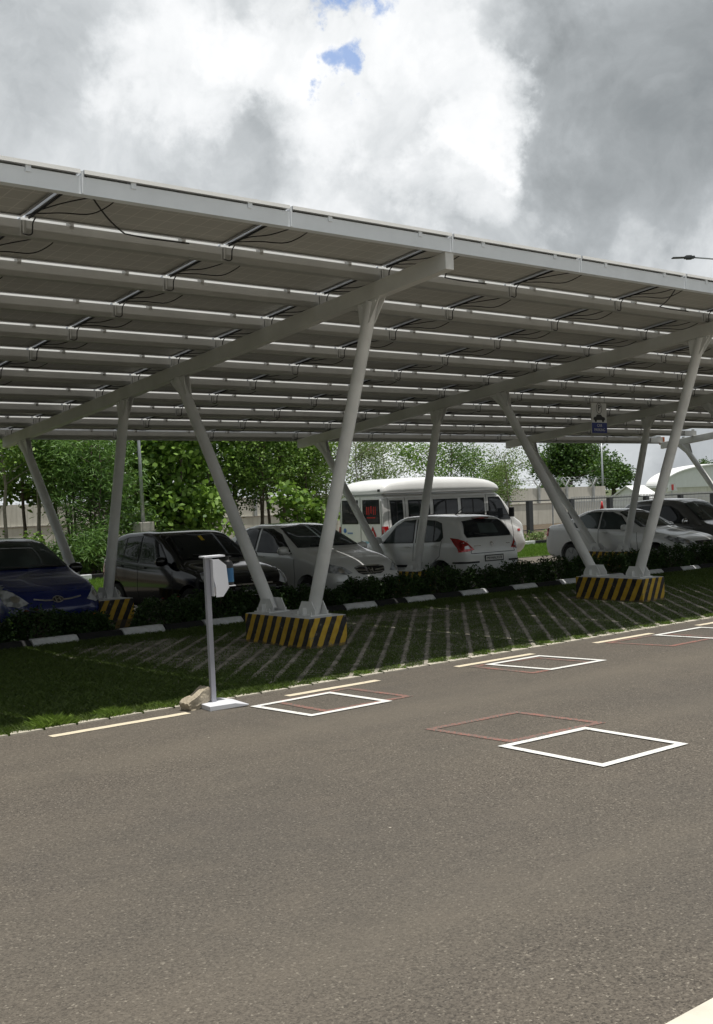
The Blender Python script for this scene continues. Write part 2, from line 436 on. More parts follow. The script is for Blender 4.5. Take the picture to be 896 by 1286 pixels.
# keep away from the base blocks
for fx in (9.4, 16.4, 23.4, 30.4):
    keep &= ~((np.abs(gx-fx) < .33) & (gy > 11.54) & (gy < 13.26))
gx, gy, cover, fb = gx[keep], gy[keep], cover[keep], fb[keep]
gh = rng.uniform(.016, .042, len(gx))*(1+1.0*np.clip(cover-.5, 0, 1)); gh[(gy > 14.7)] *= 1.2; gh *= 1-.12*zone[keep]
o = blades('grass', gx, gy, np.full(len(gx), -.012), gh, .0085, M['grass_v'], 1.5); tag(o, 'short green grass growing through the concrete paver cells of the verge', 'grass', kind='stuff')
N = 60000
ex = 2+rng.random(N)**1.3*24; ey = 9.40+rng.random(N)**1.3*.26
tuft = (np.sin(ex*2*math.pi/.34+np.sin(ex*1.7))*.5+.5)
left = np.clip((6.0-ex)/1.2, 0, 1)
kp = rng.random(N) < np.clip(.25+tuft*.7+left, 0, 1)*np.where(ex > 7, .75, 1)
ex, ey, left = ex[kp], ey[kp], left[kp]
blob = np.clip(.6+.5*np.sin(ex*2*math.pi/.62+1.1*np.sin(ex*2.3)), .25, 1.3)
o = blades('grass_tufts', ex, ey-left*.02, np.full(len(ex), -.012), rng.uniform(.02, .045, len(ex))*(1+left*1.3)*blob, .008, M['grass_t'], 1.5); tag(o, 'bright sunlit grass tufts along the edge of the asphalt road', 'grass', kind='stuff')
N = 90000
lx = rng.uniform(8, 40, N); ly = rng.uniform(23.42, 28.28, N)
o = blades('lawn_grass', lx, ly, np.full(N, GZ+.02), rng.uniform(.03, .09, N), .02, M['grass_l'], .8); tag(o, 'sunlit lawn grass strip beyond the parking lane', 'grass', kind='stuff')

# ---------- painted markings
def strip(mb, a, b, w, z=.004):
    a = Vector((*a, 0)); b = Vector((*b, 0)); d = (b-a).normalized(); n = Vector((-d.y, d.x, 0))*w/2
    k = max(1, int((b-a).length/.06))
    L = []; Rr = []
    for i in range(k+1):
        p = a.lerp(b, i/k); j = 1+random.uniform(-.08, .08)
        L.append(p+n*j+Vector((0, 0, z))); Rr.append(p-n*(2-j)+Vector((0, 0, z)))
    mb.add(L+Rr, [(i, k+1+i, k+2+i, i+1) for i in range(k)])
def boxmark(name, c, w, mat, z):
    m_ = MB(); n = len(c)
    cc = [Vector((*p, 0)) for p in c]; g = sum(cc, Vector())/n
    inner = []
    for i in range(n):
        p = cc[i]; a = (cc[i-1]-p).normalized(); b = (cc[(i+1) % n]-p).normalized()
        inner.append(p+(a+b)*w)
    for i in range(n):
        j = (i+1) % n
        m_.add([cc[i]+Vector((0, 0, z)), cc[j]+Vector((0, 0, z)), inner[j]+Vector((0, 0, z)), inner[i]+Vector((0, 0, z))], [(0, 1, 2, 3)])
    o = m_.build(name, mat); return tag(o, kind='structure')
boxes = [[(6.22, 8.82), (6.28, 7.99), (7.24, 7.99), (7.20, 8.85)], [(6.43, 5.95), (6.41, 4.96), (7.39, 4.94), (7.40, 5.90)],
         [(9.42, 8.87), (9.55, 8.03), (10.46, 8.0), (10.32, 8.86)], [(12.55, 8.88), (12.68, 8.04), (13.75, 8.02), (13.62, 8.88)],
         [(15.9, 8.88), (16.0, 8.04), (17.0, 8.02), (16.95, 8.88)]]
for b in boxes: boxmark('white_box_marking', b, .068, M['mark_white'], .008)
reds = [[(6.53, 6.84), (6.60, 5.97), (7.66, 5.89), (7.58, 6.78)], [(6.50, 8.86), (6.50, 8.06), (7.55, 8.04), (7.49, 8.92)], [(9.22, 8.93), (9.27, 8.04), (10.30, 8.0), (10.2, 8.78)], [(11.65, 8.95), (11.83, 8.08), (12.9, 8.1), (12.8, 8.9)]]
for b in reds: boxmark('worn_red_box_marking', b, .07, M['mark_red'], .004)
for a, b in ((4.34, 5.68), (6.80, 7.98), (9.13, 10.4), (11.56, 12.74), (13.78, 15.1), (16.2, 17.5), (18.7, 20.0)):
    m_ = MB(); strip(m_, (a, 9.02), (b, 9.02), .095); tag(m_.build('cream_lane_line', M['mark_cream']), kind='structure')

# ---------- kerb stones, alternately white and black
prof = [(14.84, -.05), (14.86, .055), (14.93, .115), (15.02, .115), (15.02, -.05)]
def kerb_stone(x0, x1, mat, label):
    m_ = MB(); mm = Matrix(((0, 0, 1, 0), (1, 0, 0, 0), (0, 1, 0, 0), (0, 0, 0, 1)))
    jy = random.uniform(-.01, .01); jz = random.uniform(-.008, .008); sk = random.uniform(-.01, .01)
    n = len(prof); L = x1-x0
    vs = [(0, y+jy, z+jz) for y, z in prof]+[(L, y+jy+sk, z+jz) for y, z in prof]
    m_.add(vs, [list(range(n)), [n+i for i in range(n)][::-1]]+[(i, n+i, n+(i+1) % n, (i+1) % n) for i in range(n)])
    o = m_.build('kerb_stone', mat, bevel=.012); o.location = (x0, 0, 0)
    return tag(o, label, 'kerb stone', 'kerb stones painted alternately white and black')
kx = 6.95-.695*6
i = 0
while kx < 30:
    white = (i % 2 == 0)
    kerb_stone(kx+.008, kx+.687, M['kwhite'] if white else M['kblack'], 'white painted concrete kerb stone at the foot of the low hedge' if white else 'black painted concrete kerb stone at the foot of the low hedge')
    kx += .695; i += 1
# distant kerb, white and black
kx = 8.; i = 0
prof2 = [(28.3, GZ), (28.3, GZ+.16), (28.45, GZ+.16), (28.45, GZ)]
while kx < 52:
    m_ = MB(); m_.box(0, .98, 28.3, 28.45, GZ-.05, GZ+.17); w = (i % 2 == 0)
    o = m_.build('kerb_stone', M['kwhite'] if w else M['kblack'], bevel=.015); o.location = (kx, 0, 0)
    tag(o, 'white painted kerb stone beyond the parked vehicles, edging the far lawn' if w else 'black painted kerb stone beyond the parked vehicles, edging the far lawn', 'kerb stone', 'far kerb stones edging the lawn'); kx += 1.; i += 1

# ------------------------------------------------------------------ solar carport
YF = 9.17; PITCH = 1.18; SL = .115
FR = [-4.6, 2.4, 9.4, 16.4, 23.4, 30.4, 37.4]
def zb(y): return 4.40-SL*(y-YF)          # underside of beams
def zt(y): return zb(y)+.195              # top of beams = underside of purlins
PH = .150
cp = empty('solar_carport', (9.4, 9.17, 0), label='long steel carport roofed with solar panels, on leaning columns and striped blocks', cat='solar carport')
INV = Matrix.Translation((-9.4, -9.17, 0))
def cpart(mb, name, mat, parent=cp, **k):
    if parent is cp: mb.v = [(x-9.4, y-9.17, z) for x, y, z in mb.v]
    return mb.build(name, mat, parent, **k)
def gusset(mb, foot, z, s=1.0, r=.085):
    # base plate and four gussets, octagonal outline
    mb.box(foot[0]-.17, foot[0]+.17, foot[1]-.17, foot[1]+.17, z+.001, z+.016)
    for off in (-.100, .088):
        poly = [(-.175, 0), (.175, 0), (.175, .05), (.10, .17), (-.10, .17), (-.175, .05)]
        mb.prism(poly, Matrix(((0, 0, 1, foot[0]+off), (1, 0, 0, foot[1]), (0, 1, 0, z+.016), (0, 0, 0, 1))), .012)
    mb.box(foot[0]-.17, foot[0]-.101, foot[1]-.006, foot[1]+.006, z+.016, z+.11); mb.box(foot[0]+.101, foot[0]+.17, foot[1]-.006, foot[1]+.006, z+.016, z+.11)
    for sx in (-.135, .135):
        for sy in (-.135, .135):
            mb.tube([(foot[0]+sx, foot[1]+sy, z), (foot[0]+sx, foot[1]+sy, z+.06)], .012, 6)
def column(x, fy, fz, ty):
    tz = zb(ty)-.004
    m_ = MB(); a = Vector((x, fy, fz+.016)); b = Vector((x, ty, tz)); d = (b-a)
    m_.tube([a, a+d*.25, a+d*.251, a+d*.8, b-d.normalized()*.12, b], [.086, .086, .084, .080, .078, .078], 20)
    o = cpart(m_, 'column', M['white_steel'], autos=40)
    fm = MB(); gusset(fm, (x, fy), fz); fm.v = [(p-9.4, q-9.17, r_) for p, q, r_ in fm.v]; fm.build('foot_plate', M['white_steel'], o)
    tm = MB()
    dn = d.normalized()
    for off in (-.05, .038):
        poly = [(-.20, 0), (.20, 0), (.085, -.26), (-.085, -.26)]
        MM = Matrix(((0, 0, 1, x+off), (1, 0, 0, ty-dn.y*.02), (0, 1, 0, tz), (0, 0, 0, 1)))
        pl = [(p[0]-(dn.y/dn.z)*(-p[1])*1.0, p[1]-SL*p[0]*(1 if p[1] == 0 else 0)) for p in poly]
        tm.prism(pl, MM, .012)
    for off in (-.055, .055):
        for dy in (-.12, .12): tm.tube([(x+off-.012, ty+dy, tz-.03-SL*dy), (x+off+.012, ty+dy, tz-.03-SL*dy)], .014, 6)
    tm.v = [(p-9.4, q-9.17, r_) for p, q, r_ in tm.v]; tm.build('head_plate', M['white_steel'], o)
for fi, x in enumerate(FR):
    m_ = MB(); ye = 20.95
    y0 = YF+.01
    for (ya, yb) in ((y0, ye),):
        w = .065
        vs = [(x-w, ya, zb(ya)), (x+w, ya, zb(ya)), (x+w, ya, zt(ya)-.002), (x-w, ya, zt(ya)-.002), (x-w, yb, zb(yb)), (x+w, yb, zb(yb)), (x+w, yb, zt(yb)-.002), (x-w, yb, zt(yb)-.002)]
        m_.add(vs, [(0, 3, 2, 1), (4, 5, 6, 7), (0, 1, 5, 4), (1, 2, 6, 5), (2, 3, 7, 6), (3, 0, 4, 7)])
    cpart(m_, 'beam', M['beam_steel'], bevel=.006)
    for (f1, f2, t1, t2, g0, fz) in ((11.85, 12.74, 10.5, 14.85, -.02, .39), (17.25, 18.12, 16.45, 20.2, GZ, .37)):
        column(x, f1, fz, t1); column(x, f2, fz, t2)
        m_ = MB(); m_.box(x-.31, x+.31, f1-.31, f2+.19, g0-.05, fz)
        m_.v = [(p-x, q-f1, r_) for p, q, r_ in m_.v]
        o = m_.build('base_block', M['stripe'], cp, bevel=.015); o.location = (x-9.4, f1-9.17, 0)
# purlins
NX0, NX1 = -4.6+.3, 39.8
PX0 = 4.90-2.27*4; PL = 2.27
REAR_END = 30.5
NP = 20
for i in range(11):
    y = YF+PITCH*i
    xe = NX1 if i <= 8 else REAR_END
    m_ = MB(); z0 = zt(y)
    m_.box(-4.2, xe, y, y+.088, z0, z0+PH)
    m_.box(-4.2, xe, y-.004, y+.095, z0-.004, z0-.001)
    # clips carrying the panels, and splice cleats under the joints
    for j in range(NP):
        xj = PX0+PL*j
        if xj > xe-.5: break
        for q in (.22, .78):
            m_.box(xj+PL*q-.022, xj+PL*q+.022, y-.003, y+.070, z0+PH+.001, z0+PH+.044)
            if i == 0: m_.box(xj+PL*q-.025, xj+PL*q+.025, y-.012, y-.001, z0+PH-.035, z0+PH+.028)
        if i > 0: m_.box(xj-.018, xj+.018, y-.022, y-.002, z0+.015, z0+PH-.004)
        else: m_.box(xj-.012, xj+.012, y-.010, y-.001, z0+.004, z0+PH+.045)
    cpart(m_, 'purlin', M['fascia'] if i == 0 else M['purlin_grey'])
# rear gutter-like edge strip under the last purlin
m_ = MB(); y = YF+PITCH*10
m_.box(-4.2, REAR_END-.01, y+.07, y+.11, zt(y)-.03, zt(y)+PH+.05); cpart(m_, 'edge_trim', M['galv'])
m_ = MB(); m_.box(REAR_END+.002, REAR_END+.05, y-.03, y+.14, zt(y)-.06, zt(y)+PH+.02); cpart(m_, 'end_plate', M['orange'])
m_ = MB(); m_.box(30.47, 30.55, YF+PITCH*8+.1, 20.97, zt(20.9)+.01, zt(20.9)+.02); 
# panels : frame + backsheet ; built in panel-local coordinates, sloped
ang = math.atan(SL)
def panel_mesh():
    m_ = MB(); W = PL-.022; D = PITCH-.047
    m_.box(.011, .011+W, 0, D, .006, .022, 0)     # laminate
    return m_
pw = PL-.040; pd = PITCH-.092
lam = MB(); lam.box(.012, .012+pw, 0.0, pd, .010, .018, 0)
lam.m = [1 if k_ == 1 else 0 for k_ in range(6)]
fr_ = MB()
for a in ((.010, .034, -.002, pd+.002), (.014+pw-.022, .014+pw, -.002, pd+.002)):
    fr_.box(a[0], a[1], a[2], a[3], -.012, -.009)
fr_.box(.034, .014+pw-.022, -.002, .028, -.012, -.009); fr_.box(.034, .014+pw-.022, pd-.028, pd+.002, -.012, -.009)
fr_.box(.009, .012, -.003, pd+.003, -.012, .024); fr_.box(.013+pw, .016+pw, -.003, pd+.003, -.012, .024)
fr_.box(.012, .013+pw, pd, pd+.003, -.012, .024)
fe_ = MB(); fe_.box(.010, .015+pw, -.005, -.0035, -.012, .024)
def cable_mesh(kind):
    m_ = MB(); r_ = random.Random(kind)
    m_.box(.36, .50, .20, .29, -.022, .009)       # junction box
    p = [(.38, .26, -.02), (.28, .34, -.05), (.13, .52, -.05-.03*r_.random()), (.05, .75, -.035), (-.01, 1.02, -.02)]
    m_.tube(spl(p), .006, 6)
    p = [(.48, .27, -.02), (.52, .40, -.05), (.40, .58, -.08-.03*r_.random()), (.2, .76, -.06), (.03, .95, -.02)]
    m_.tube(spl(p), .006, 6)
    # tail hanging over the purlin
    p = [(.09, pd-.05, -.02), (.075, pd-.02, -.06), (.07, pd-.01, -.12), (.06, pd-.012, -.165), (.02, pd-.015, -.185), (-.03, pd-.01, -.175)]
    m_.tube(spl(p), .007, 6)
    # cable tray bar beside the joint
    m_.box(.03, .042, .02, pd-.02, -.03, -.014)
    return m_
def spl(p, n=5):
    P = [Vector(q) for q in p]; out = []
    for i in range(len(P)-1):
        a, b, c, d = P[max(i-1, 0)], P[i], P[i+1], P[min(i+2, len(P)-1)]
        for k_ in range(n):
            t_ = k_/n; out.append(.5*((2*b)+(c-a)*t_+(2*a-5*b+4*c-d)*t_*t_+(3*b-a-3*c+d)*t_**3))
    out.append(P[-1]); return out
proto = None; cabs = []
for i in range(10):
    for j in range(NP):
        pass
def visible_cell(x, y):
    # inside the photo frame, with a small margin?
    p = RW.T@(np.array([x, y, zt(y)+.17])-np.array([0, 0, EYE]))
    if p[2] > -.5: return False
    u = CX+f_px*p[0]/-p[2]; v = CY-f_px*p[1]/-p[2]
    return -60 < u < 960 and 150 < v < 700
cells = []
for i in range(10):
    y = YF+PITCH*i
    for j in range(NP):
        x = PX0+PL*j
        if x+PL > (NX1 if i < 8 else REAR_END)+.3: continue
        vis = any(visible_cell(x+a*PL, y+b*PITCH) for a in (0, .5, 1) for b in (0, 1))
        cells.append((vis, x*x+y*y, i, j, x, y))
vis = sorted([c for c in cells if c[0]], key=lambda c: c[1])
near = vis[:98]; rest = vis[98:]+[c for c in cells if not c[0]]
print('PANELS visible', len(vis), 'rest', len(rest))
cable_meshes = []
protos = None
def panel_loc(y, x): 
    y0 = y+.078 if y > YF+.1 else y-.02
    return (x-9.4, y0-9.17, zt(y0)+PH+.028)
for n_, (_, _, i, j, x, y) in enumerate(near):
    if protos is None:
        p0 = lam.build('solar_panel', [M['back'], M['cell']], cp); p0.rotation_euler = (-ang, 0, 0)
        c0 = fr_.build('panel_frame', M['alu'], p0)
        e0 = fe_.build('front_edge', M['frame_white'], p0)
        cc = [cable_mesh(s_).build('cable', M['cable'], p0, smooth=False) for s_ in range(3)]
        protos = p0; p = p0
        for c in cc[1:]: c.parent = None
        cmeshes = [c.data for c in cc]
        for c in cc[1:]: bpy.data.objects.remove(c)
    else:
        p = copy_tree(protos, cp)
        for ch in p.children:
            if ch.name.startswith('cable'): ch.data = cmeshes[(i*3+j) % 3]
    p.location = panel_loc(y, x)
    p.scale = (1, 1.188/pd if i == 0 else 1, 1)
m_ = MB()
for (_, _, i, j, x, y) in rest:
    l = panel_loc(y, x); T = Matrix.Translation(l) @ Matrix.Rotation(-ang, 4, 'X')
    m_.box(.01, .014+pw, -.003, 1.19 if i == 0 else pd+.003, -.010, .022, 0, M=T)
o = m_.build('solar_panel', M['back'], cp); o['kind'] = 'stuff'
# long diagonal wires hanging below the first row
for a, b in (((5.02, 9.35), (5.95, 10.30)), ((9.60, 9.35), (10.45, 10.30)), ((14.1, 9.35), (15.0, 10.3))):
    za = zt(a[1])+PH-.0; zbb = zt(b[1])+PH-.02
    pts = [Vector((a[0], a[1], za)).lerp(Vector((b[0], b[1], zbb)), k_/8)-Vector((0, 0, .05*math.sin(math.pi*k_/8))) for k_ in range(9)]
    pts += [Vector((b[0]+.25, b[1]-.02, zbb-.02)), Vector((b[0]+.75, b[1]+.0, zbb-.01))]
    m_ = MB(); m_.tube(pts, .008, 6); cpart(m_, 'cable', M['cable'])

# ------------------------------------------------------------------ hanging sign
SG = (19.72, 15.1)
s = empty('parking_sign', (SG[0], SG[1], 3.05), label='small hanging white and blue car parking sign under the carport roof', cat='sign')
m_ = MB(); m_.box(-.25, .25, -.008, .008, .0, .62); m_.build('sign_board', M['sign_white'], s)
m_ = MB(); m_.box(-.25, .25, -.012, -.0085, .002, .215); m_.build('blue_band', M['blue_sign'], s)
MM = lambda x, z: Matrix(((1, 0, 0, x), (0, 0, -1, -.0135), (0, 1, 0, z), (0, 0, 0, 1)))
text_mesh('CAR', .085, 'lettering', M['sign_white'], s, MM(0, .155)); text_mesh('PARKING', .085, 'lettering', M['sign_white'], s, MM(0, .065))
text_mesh('P', .19, 'lettering', M['ink'], s, MM(0, .515))
m_ = MB()
for k_ in range(24):
    a0, a1 = 2*math.pi*k_/24, 2*math.pi*(k_+1)/24
    q = [(math.cos(a)*rx, math.sin(a)*rz) for a, rx, rz in ((a0, .085, .105), (a1, .085, .105), (a1, .097, .118), (a0, .097, .118))]
    m_.add([(p[0], -.0105, .51+p[1]) for p in q], [(0, 1, 2, 3)])
m_.build('ring_mark', M['ink'], s)
m_ = MB()
carp = [(-.19, .27), (-.19, .315), (-.16, .335), (-.11, .34), (-.075, .385), (.055, .385), (.105, .34), (.17, .33), (.19, .31), (.19, .27)]
m_.prism(carp, Matrix(((1, 0, 0, 0), (0, 0, 1, -.0125), (0, 1, 0, 0), (0, 0, 0, 1))), .003)
for cx_ in (-.12, .12):
    m_.prism([(cx_+.036*math.cos(a*math.pi/6), .262+.036*math.sin(a*math.pi/6)) for a in range(12)], Matrix(((1, 0, 0, 0), (0, 0, 1, -.0125), (0, 1, 0, 0), (0, 0, 0, 1))), .003)
m_.build('car_pictogram', M['ink'], s)
for sx in (-.2, .2):
    m_ = MB(); m_.tube([(sx, 0, .6), (sx, 0, zt(15.1)+.02-3.05)], .008, 6); m_.build('hanger_rod', M['galv'], s)

# ------------------------------------------------------------------ sanitiser stand and rock
s = empty('sanitiser_stand', (6.04, 9.10, 0), R(-8), label='white foot-operated hand sanitiser stand with dark bottle, at the road edge', cat='sanitiser stand')
m_ = MB(); m_.add([(-.16, -.20, 0.005), (.22, -.20, .005), (.22, .16, .005), (-.16, .16, .005), (-.16, -.20, .05), (.10, -.20, .048), (.24, -.2, .016), (-.16, .16, .05), (.10, .16, .048), (.24, .16, .016)],
      [(0, 3, 2, 1), (4, 5, 8, 7), (5, 6, 9, 8), (0, 1, 6, 5, 4), (3, 7, 8, 9, 2), (0, 4, 7, 3), (1, 2, 9, 6)])
m_.build('base_plate', M['sheet_white'], s, bevel=.004)
m_ = MB(); m_.box(-.052, -.006, -.023, .023, .05, 1.385); o = m_.build('post', M['post_grey'], s, bevel=.003)
m_ = MB(); m_.box(-.075, .135, -.06, .06, 1.387, 1.402); m_.build('top_plate', M['sheet_white'], s)
hs = [(0., 1.37), (.06, 1.37), (.135, 1.31), (.150, 1.12), (.155, 1.10), (.09, 1.02), (.02, 1.02), (.02, 1.12), (-.002, 1.2)]
m_ = MB()
for yy in (-.075, .068):
    m_.prism(hs, Matrix(((1, 0, 0, 0), (0, 0, 1, yy), (0, 1, 0, 0), (0, 0, 0, 1))), .006)
m_.box(.0, .006, -.068, .068, 1.03, 1.37); m_.box(.02, .23, -.068, .068, 1.108, 1.114)
m_.build('bottle_housing', M['sheet_white'], s)
bt = MB(); bt.tube([(.19, 0, 1.115), (.19, 0, 1.30), (.19, 0, 1.335), (.19, 0, 1.35), (.19, 0, 1.385)], [.048, .048, .038, .014, .012], 20)
b = bt.build('bottle', M['black'], s, autos=40)
t = NT('bottle_label'); v = t.tc(); t.color(t.ramp(t.noise(6, 2, v), [(.4, (.02, .10, .22)), (.6, (.08, .42, .55))])); t.rough(.3); M['label_cyan'] = t.mat
bl = MB(); bl.tube([(.19, 0, 1.145), (.19, 0, 1.275)], [.0495, .0495], 20, cap=False); bl.build('bottle_label', M['label_cyan'], b, smooth=True)
s.rotation_euler = (R(.6), R(-1.2), R(-8))

bm = bmesh.new(); bmesh.ops.create_cube(bm, size=1)
bmesh.ops.subdivide_edges(bm, edges=bm.edges[:], cuts=5, use_grid_fill=True)
for v_ in bm.verts:
    p = v_.co; q = Vector((p.x*.40, p.y*.17, p.z*.15))
    nz = random.uniform(-.006, .006)
    if p.z > .45 and p.x > -.05 and p.y > .0: q.z -= .03
    q *= 1-.05*(abs(p.x) > .45 and abs(p.z) > .45)
    v_.co = q+Vector((nz, random.uniform(-.006, .006), random.uniform(-.006, .006)))
me = bpy.data.meshes.new('concrete_lump'); bm.to_mesh(me); bm.free(); me.materials.append(M['rock'])
o = bpy.data.objects.new('concrete_lump', me); COL.objects.link(o); o.scale = (.72, .78, .80); o.location = (5.86, 9.16, .085); o.rotation_euler = (R(4), R(-28), R(6))
md = o.modifiers.new('bevel', 'BEVEL'); md.width = .008; md.limit_method = 'ANGLE'
tag(o, 'broken lump of pale concrete leaning by the sanitiser stand foot', 'rubble')

# ------------------------------------------------------------------ cars
def lerp_pts(pts, x):
    if x <= pts[0][0]: return pts[0][1]
    for (a, va), (b, vb) in zip(pts, pts[1:]):
        if x <= b: return va+(vb-va)*(x-a)/(b-a)
    return pts[-1][1]
def smooth_f(pts, x, w=.05):
    return (lerp_pts(pts, x-w)+lerp_pts(pts, x-w/2)+2*lerp_pts(pts, x)+lerp_pts(pts, x+w/2)+lerp_pts(pts, x+w))/6
class Car:
    def __init__(s, name, sp, paint, root):
        s.sp = sp; s.root = root; L = sp['L']; W = sp['W']
        s.L = L; s.W = W
        top, belt = sp['top'], sp['belt']; rn, rt = sp.get('rn', .55), sp.get('rt', .4)
        roofw = sp.get('roofw', .72); boxy = sp.get('boxy', 0)
        ts = sorted(set([0, .015, .04, .08, .13, .19, .26, .34, .43, .52]+[L-a for a in (0, .015, .04, .08, .13, .19, .26, .34)]+list(np.arange(.6, L-.4, .085))))
        secs = []
        for l in ts:
            pl = 1.
            if l < rn: pl = min(pl, (1-(1-l/rn)**2.4)**(1/2.4)*(1-sp.get('nf', .62))+sp.get('nf', .62))
            if L-l < rt: pl = min(pl, (1-(1-(L-l)/rt)**2.4)**(1/2.4)*(1-sp.get('tf', .78))+sp.get('tf', .78))
            hw = W*pl*(.975+.025*math.sin(math.pi*l/L))
            t_ = smooth_f(top, l); b_ = min(smooth_f(belt, l), t_-.035)
            zb_ = .20+.16*max(0, 1-l/.35)**1.5+.14*max(0, 1-(L-l)/.35)**1.5
            gh = max(0., min(1., (t_-b_-.05)/.35))
            rw = hw*((1-gh)*.86+gh*roofw)
            ring = [(0, zb_), (hw*.5, zb_), (hw*.88, zb_+.01), (hw*.965, zb_+.07), (hw*.985, zb_+.18), (hw*1., zb_+(b_-zb_)*.45), (hw*.995, zb_+(b_-zb_)*.72), (hw*.975, b_-.045), (hw*.945, b_)]
            for f_ in (.18, .4, .62, .82): ring.append((hw*.935+(rw-hw*.935)*(f_**(1.1+boxy)), b_+(t_-b_)*f_*(1-.02)))
            ring += [(rw*.95, b_+(t_-b_)*.94), (rw*.80, b_+(t_-b_)*.978), (rw*.45, b_+(t_-b_)*.996), (0, t_)]
            secs.append((l, ring))
        n = len(secs[0][1]); V = []; F = []
        for l, ring in secs:
            V += [(l, y, z) for y, z in ring]+[(l, -y, z) for y, z in ring[-2:0:-1]]
        m = 2*n-2
        for i in range(len(secs)-1):
            for k_ in range(m):
                F.append((i*m+k_, (i+1)*m+k_, (i+1)*m+(k_+1) % m, i*m+(k_+1) % m))
        F.append(list(range(m))); F.append([(len(secs)-1)*m+k_ for k_ in range(m)][::-1])
        me = bpy.data.meshes.new('body'); me.from_pydata(V, [], F); me.update()
        ob = bpy.data.objects.new('body', me); COL.objects.link(ob)
        sub = ob.modifiers.new('s', 'SUBSURF'); sub.levels = 1; sub.render_levels = 1
        cut = []
        for wl in sp['wheels']:
            for sg in (-1, 1):
                cm = MB(); cm.tube([(wl, sg*(W-.26), sp.get('wz', .30)), (wl, sg*(W+.2), sp.get('wz', .30))], sp['wr']+.055, 40)
                c = cm.build('cut', M['black']); cut.append(c)
                bo = ob.modifiers.new('b', 'BOOLEAN'); bo.operation = 'DIFFERENCE'; bo.object = c; bo.solver = 'EXACT'
        dg = bpy.context.evaluated_depsgraph_get(); dg.update()
        nm = bpy.data.meshes.new_from_object(ob.evaluated_get(dg)); nm.name = 'body'
        s.bvh = BVHTree.FromPolygons([v.co.copy() for v in nm.vertices], [list(p.vertices) for p in nm.polygons])
        for c in cut: bpy.data.objects.remove(c)
        bpy.data.objects.remove(ob)
        nm.materials.clear(); nm.materials.append(paint); nm.materials.append(M['black'])
        mi = [0]*len(nm.polygons)
        for p in nm.polygons:
            c = p.center
            if c.z < .235 or any(math.hypot(c.x-wl, c.z-sp.get('wz', .3)) < sp['wr']+.048 and abs(c.y) < W-.03 for wl in sp['wheels']): mi[p.index] = 1
        nm.polygons.foreach_set('material_index', mi)
        nm.polygons.foreach_set('use_smooth', [True]*len(nm.polygons))
        b = bmesh.new(); b.from_mesh(nm)
        for e in b.edges:
            if len(e.link_faces) == 2 and e.calc_face_angle(0) > R(38): e.smooth = False
        b.to_mesh(nm); b.free()
        s.body = bpy.data.objects.new('body', nm); COL.objects.link(s.body); s.body.parent = root
        for wl in sp['wheels']:
            for sg in (-1, 1): s.wheel(wl, sg)
    def wheel(s, wl, sg):
        r_ = s.sp['wr']; z = s.sp.get('wz', .30); W = s.W-.012
        y1 = sg*W; y0 = sg*(W-.19)
        m_ = MB(); n = 28
        ys = [0, .02, .03, .19*.5, .16, .18, .19]
        m_.tube([(wl, y1-sg*.19, z), (wl, y1-sg*.17, z), (wl, y1-sg*.03, z), (wl, y1-sg*.005, z), (wl, y1, z), (wl, y1-sg*.01, z)], [r_*.93, r_, r_, r_*.95, r_*.86, r_*.70], 28)
        wh = bpy.data.objects.new('wheel', None); COL.objects.link(wh); wh.parent = s.root
        m_.build('tyre', M['rubber'], wh, autos=35)
        m_ = MB(); m_.tube([(wl, y1-sg*.012, z), (wl, y1-sg*.011+sg*.012, z)], [r_*.70, r_*.66], 28)
        m_.tube([(wl, y1, z), (wl, y1+sg*.012, z)], .05, 14)
        for k_ in range(7):
            a = 2*math.pi*k_/7
            m_.bar((wl+.05*math.cos(a), y1+sg*.004, z+.05*math.sin(a)), (wl+r_*.62*math.cos(a), y1+sg*.004, z+r_*.62*math.sin(a)), .022, .035, 0, up=(-math.sin(a), 0, math.cos(a)))
        m_.build('rim', M['rim'], wh)
    def cast(s, axis, a, b, sg=1):
        if axis == 'side': o, d = Vector((a, sg*3, b)), Vector((0, -sg, 0))
        elif axis == 'front': o, d = Vector((-2, a, b)), Vector((1, 0, 0))
        elif axis == 'rear': o, d = Vector((s.L+2, a, b)), Vector((-1, 0, 0))
        else: o, d = Vector((a, b, 4)), Vector((0, 0, -1))
        h = s.bvh.ray_cast(o, d)
        return h[0], (h[1] if h[1] is not None else -d), -d
    def decal(s, name, mat, items, off=.006, parent=None, sides=None, label=None, step=.05, thick=0):
        """items: list of (axis, polygon, sg)"""
        bmT = bmesh.new()
        for axis, poly, sg in items:
            bm = bmesh.new(); vs = [bm.verts.new((p[0], p[1], 0)) for p in poly]; bm.faces.new(vs)
            xs = [p[0] for p in poly]; ys = [p[1] for p in poly]
            for c, (lo, hi) in ((0, (min(xs), max(xs))), (1, (min(ys), max(ys)))):
                k_ = lo+step
                while k_ < hi-.004:
                    co = [0, 0, 0]; no = [0, 0, 0]; co[c] = k_; no[c] = 1
                    bmesh.ops.bisect_plane(bm, geom=bm.verts[:]+bm.edges[:]+bm.faces[:], plane_co=co, plane_no=no); k_ += step
            bad = []; mp = {}
            for v_ in bm.verts:
                h, nn, dd = s.cast(axis, v_.co.x, v_.co.y, sg)
                if h is None: bad.append(v_); continue
                if nn.dot(dd) < 0: nn = -nn
                nn = (nn+dd*.25).normalized(); mp[v_] = h+nn*off
            for v_, c in mp.items(): v_.co = c
            if bad: bmesh.ops.delete(bm, geom=bad, context='VERTS')
            # drop stretched faces
            bf = [f_ for f_ in bm.faces if max((e.calc_length() for e in f_.edges), default=0) > step*6+.05]
            if bf: bmesh.ops.delete(bm, geom=bf, context='FACES')
            if thick: bmesh.ops.solidify(bm, geom=bm.faces[:], thickness=thick)
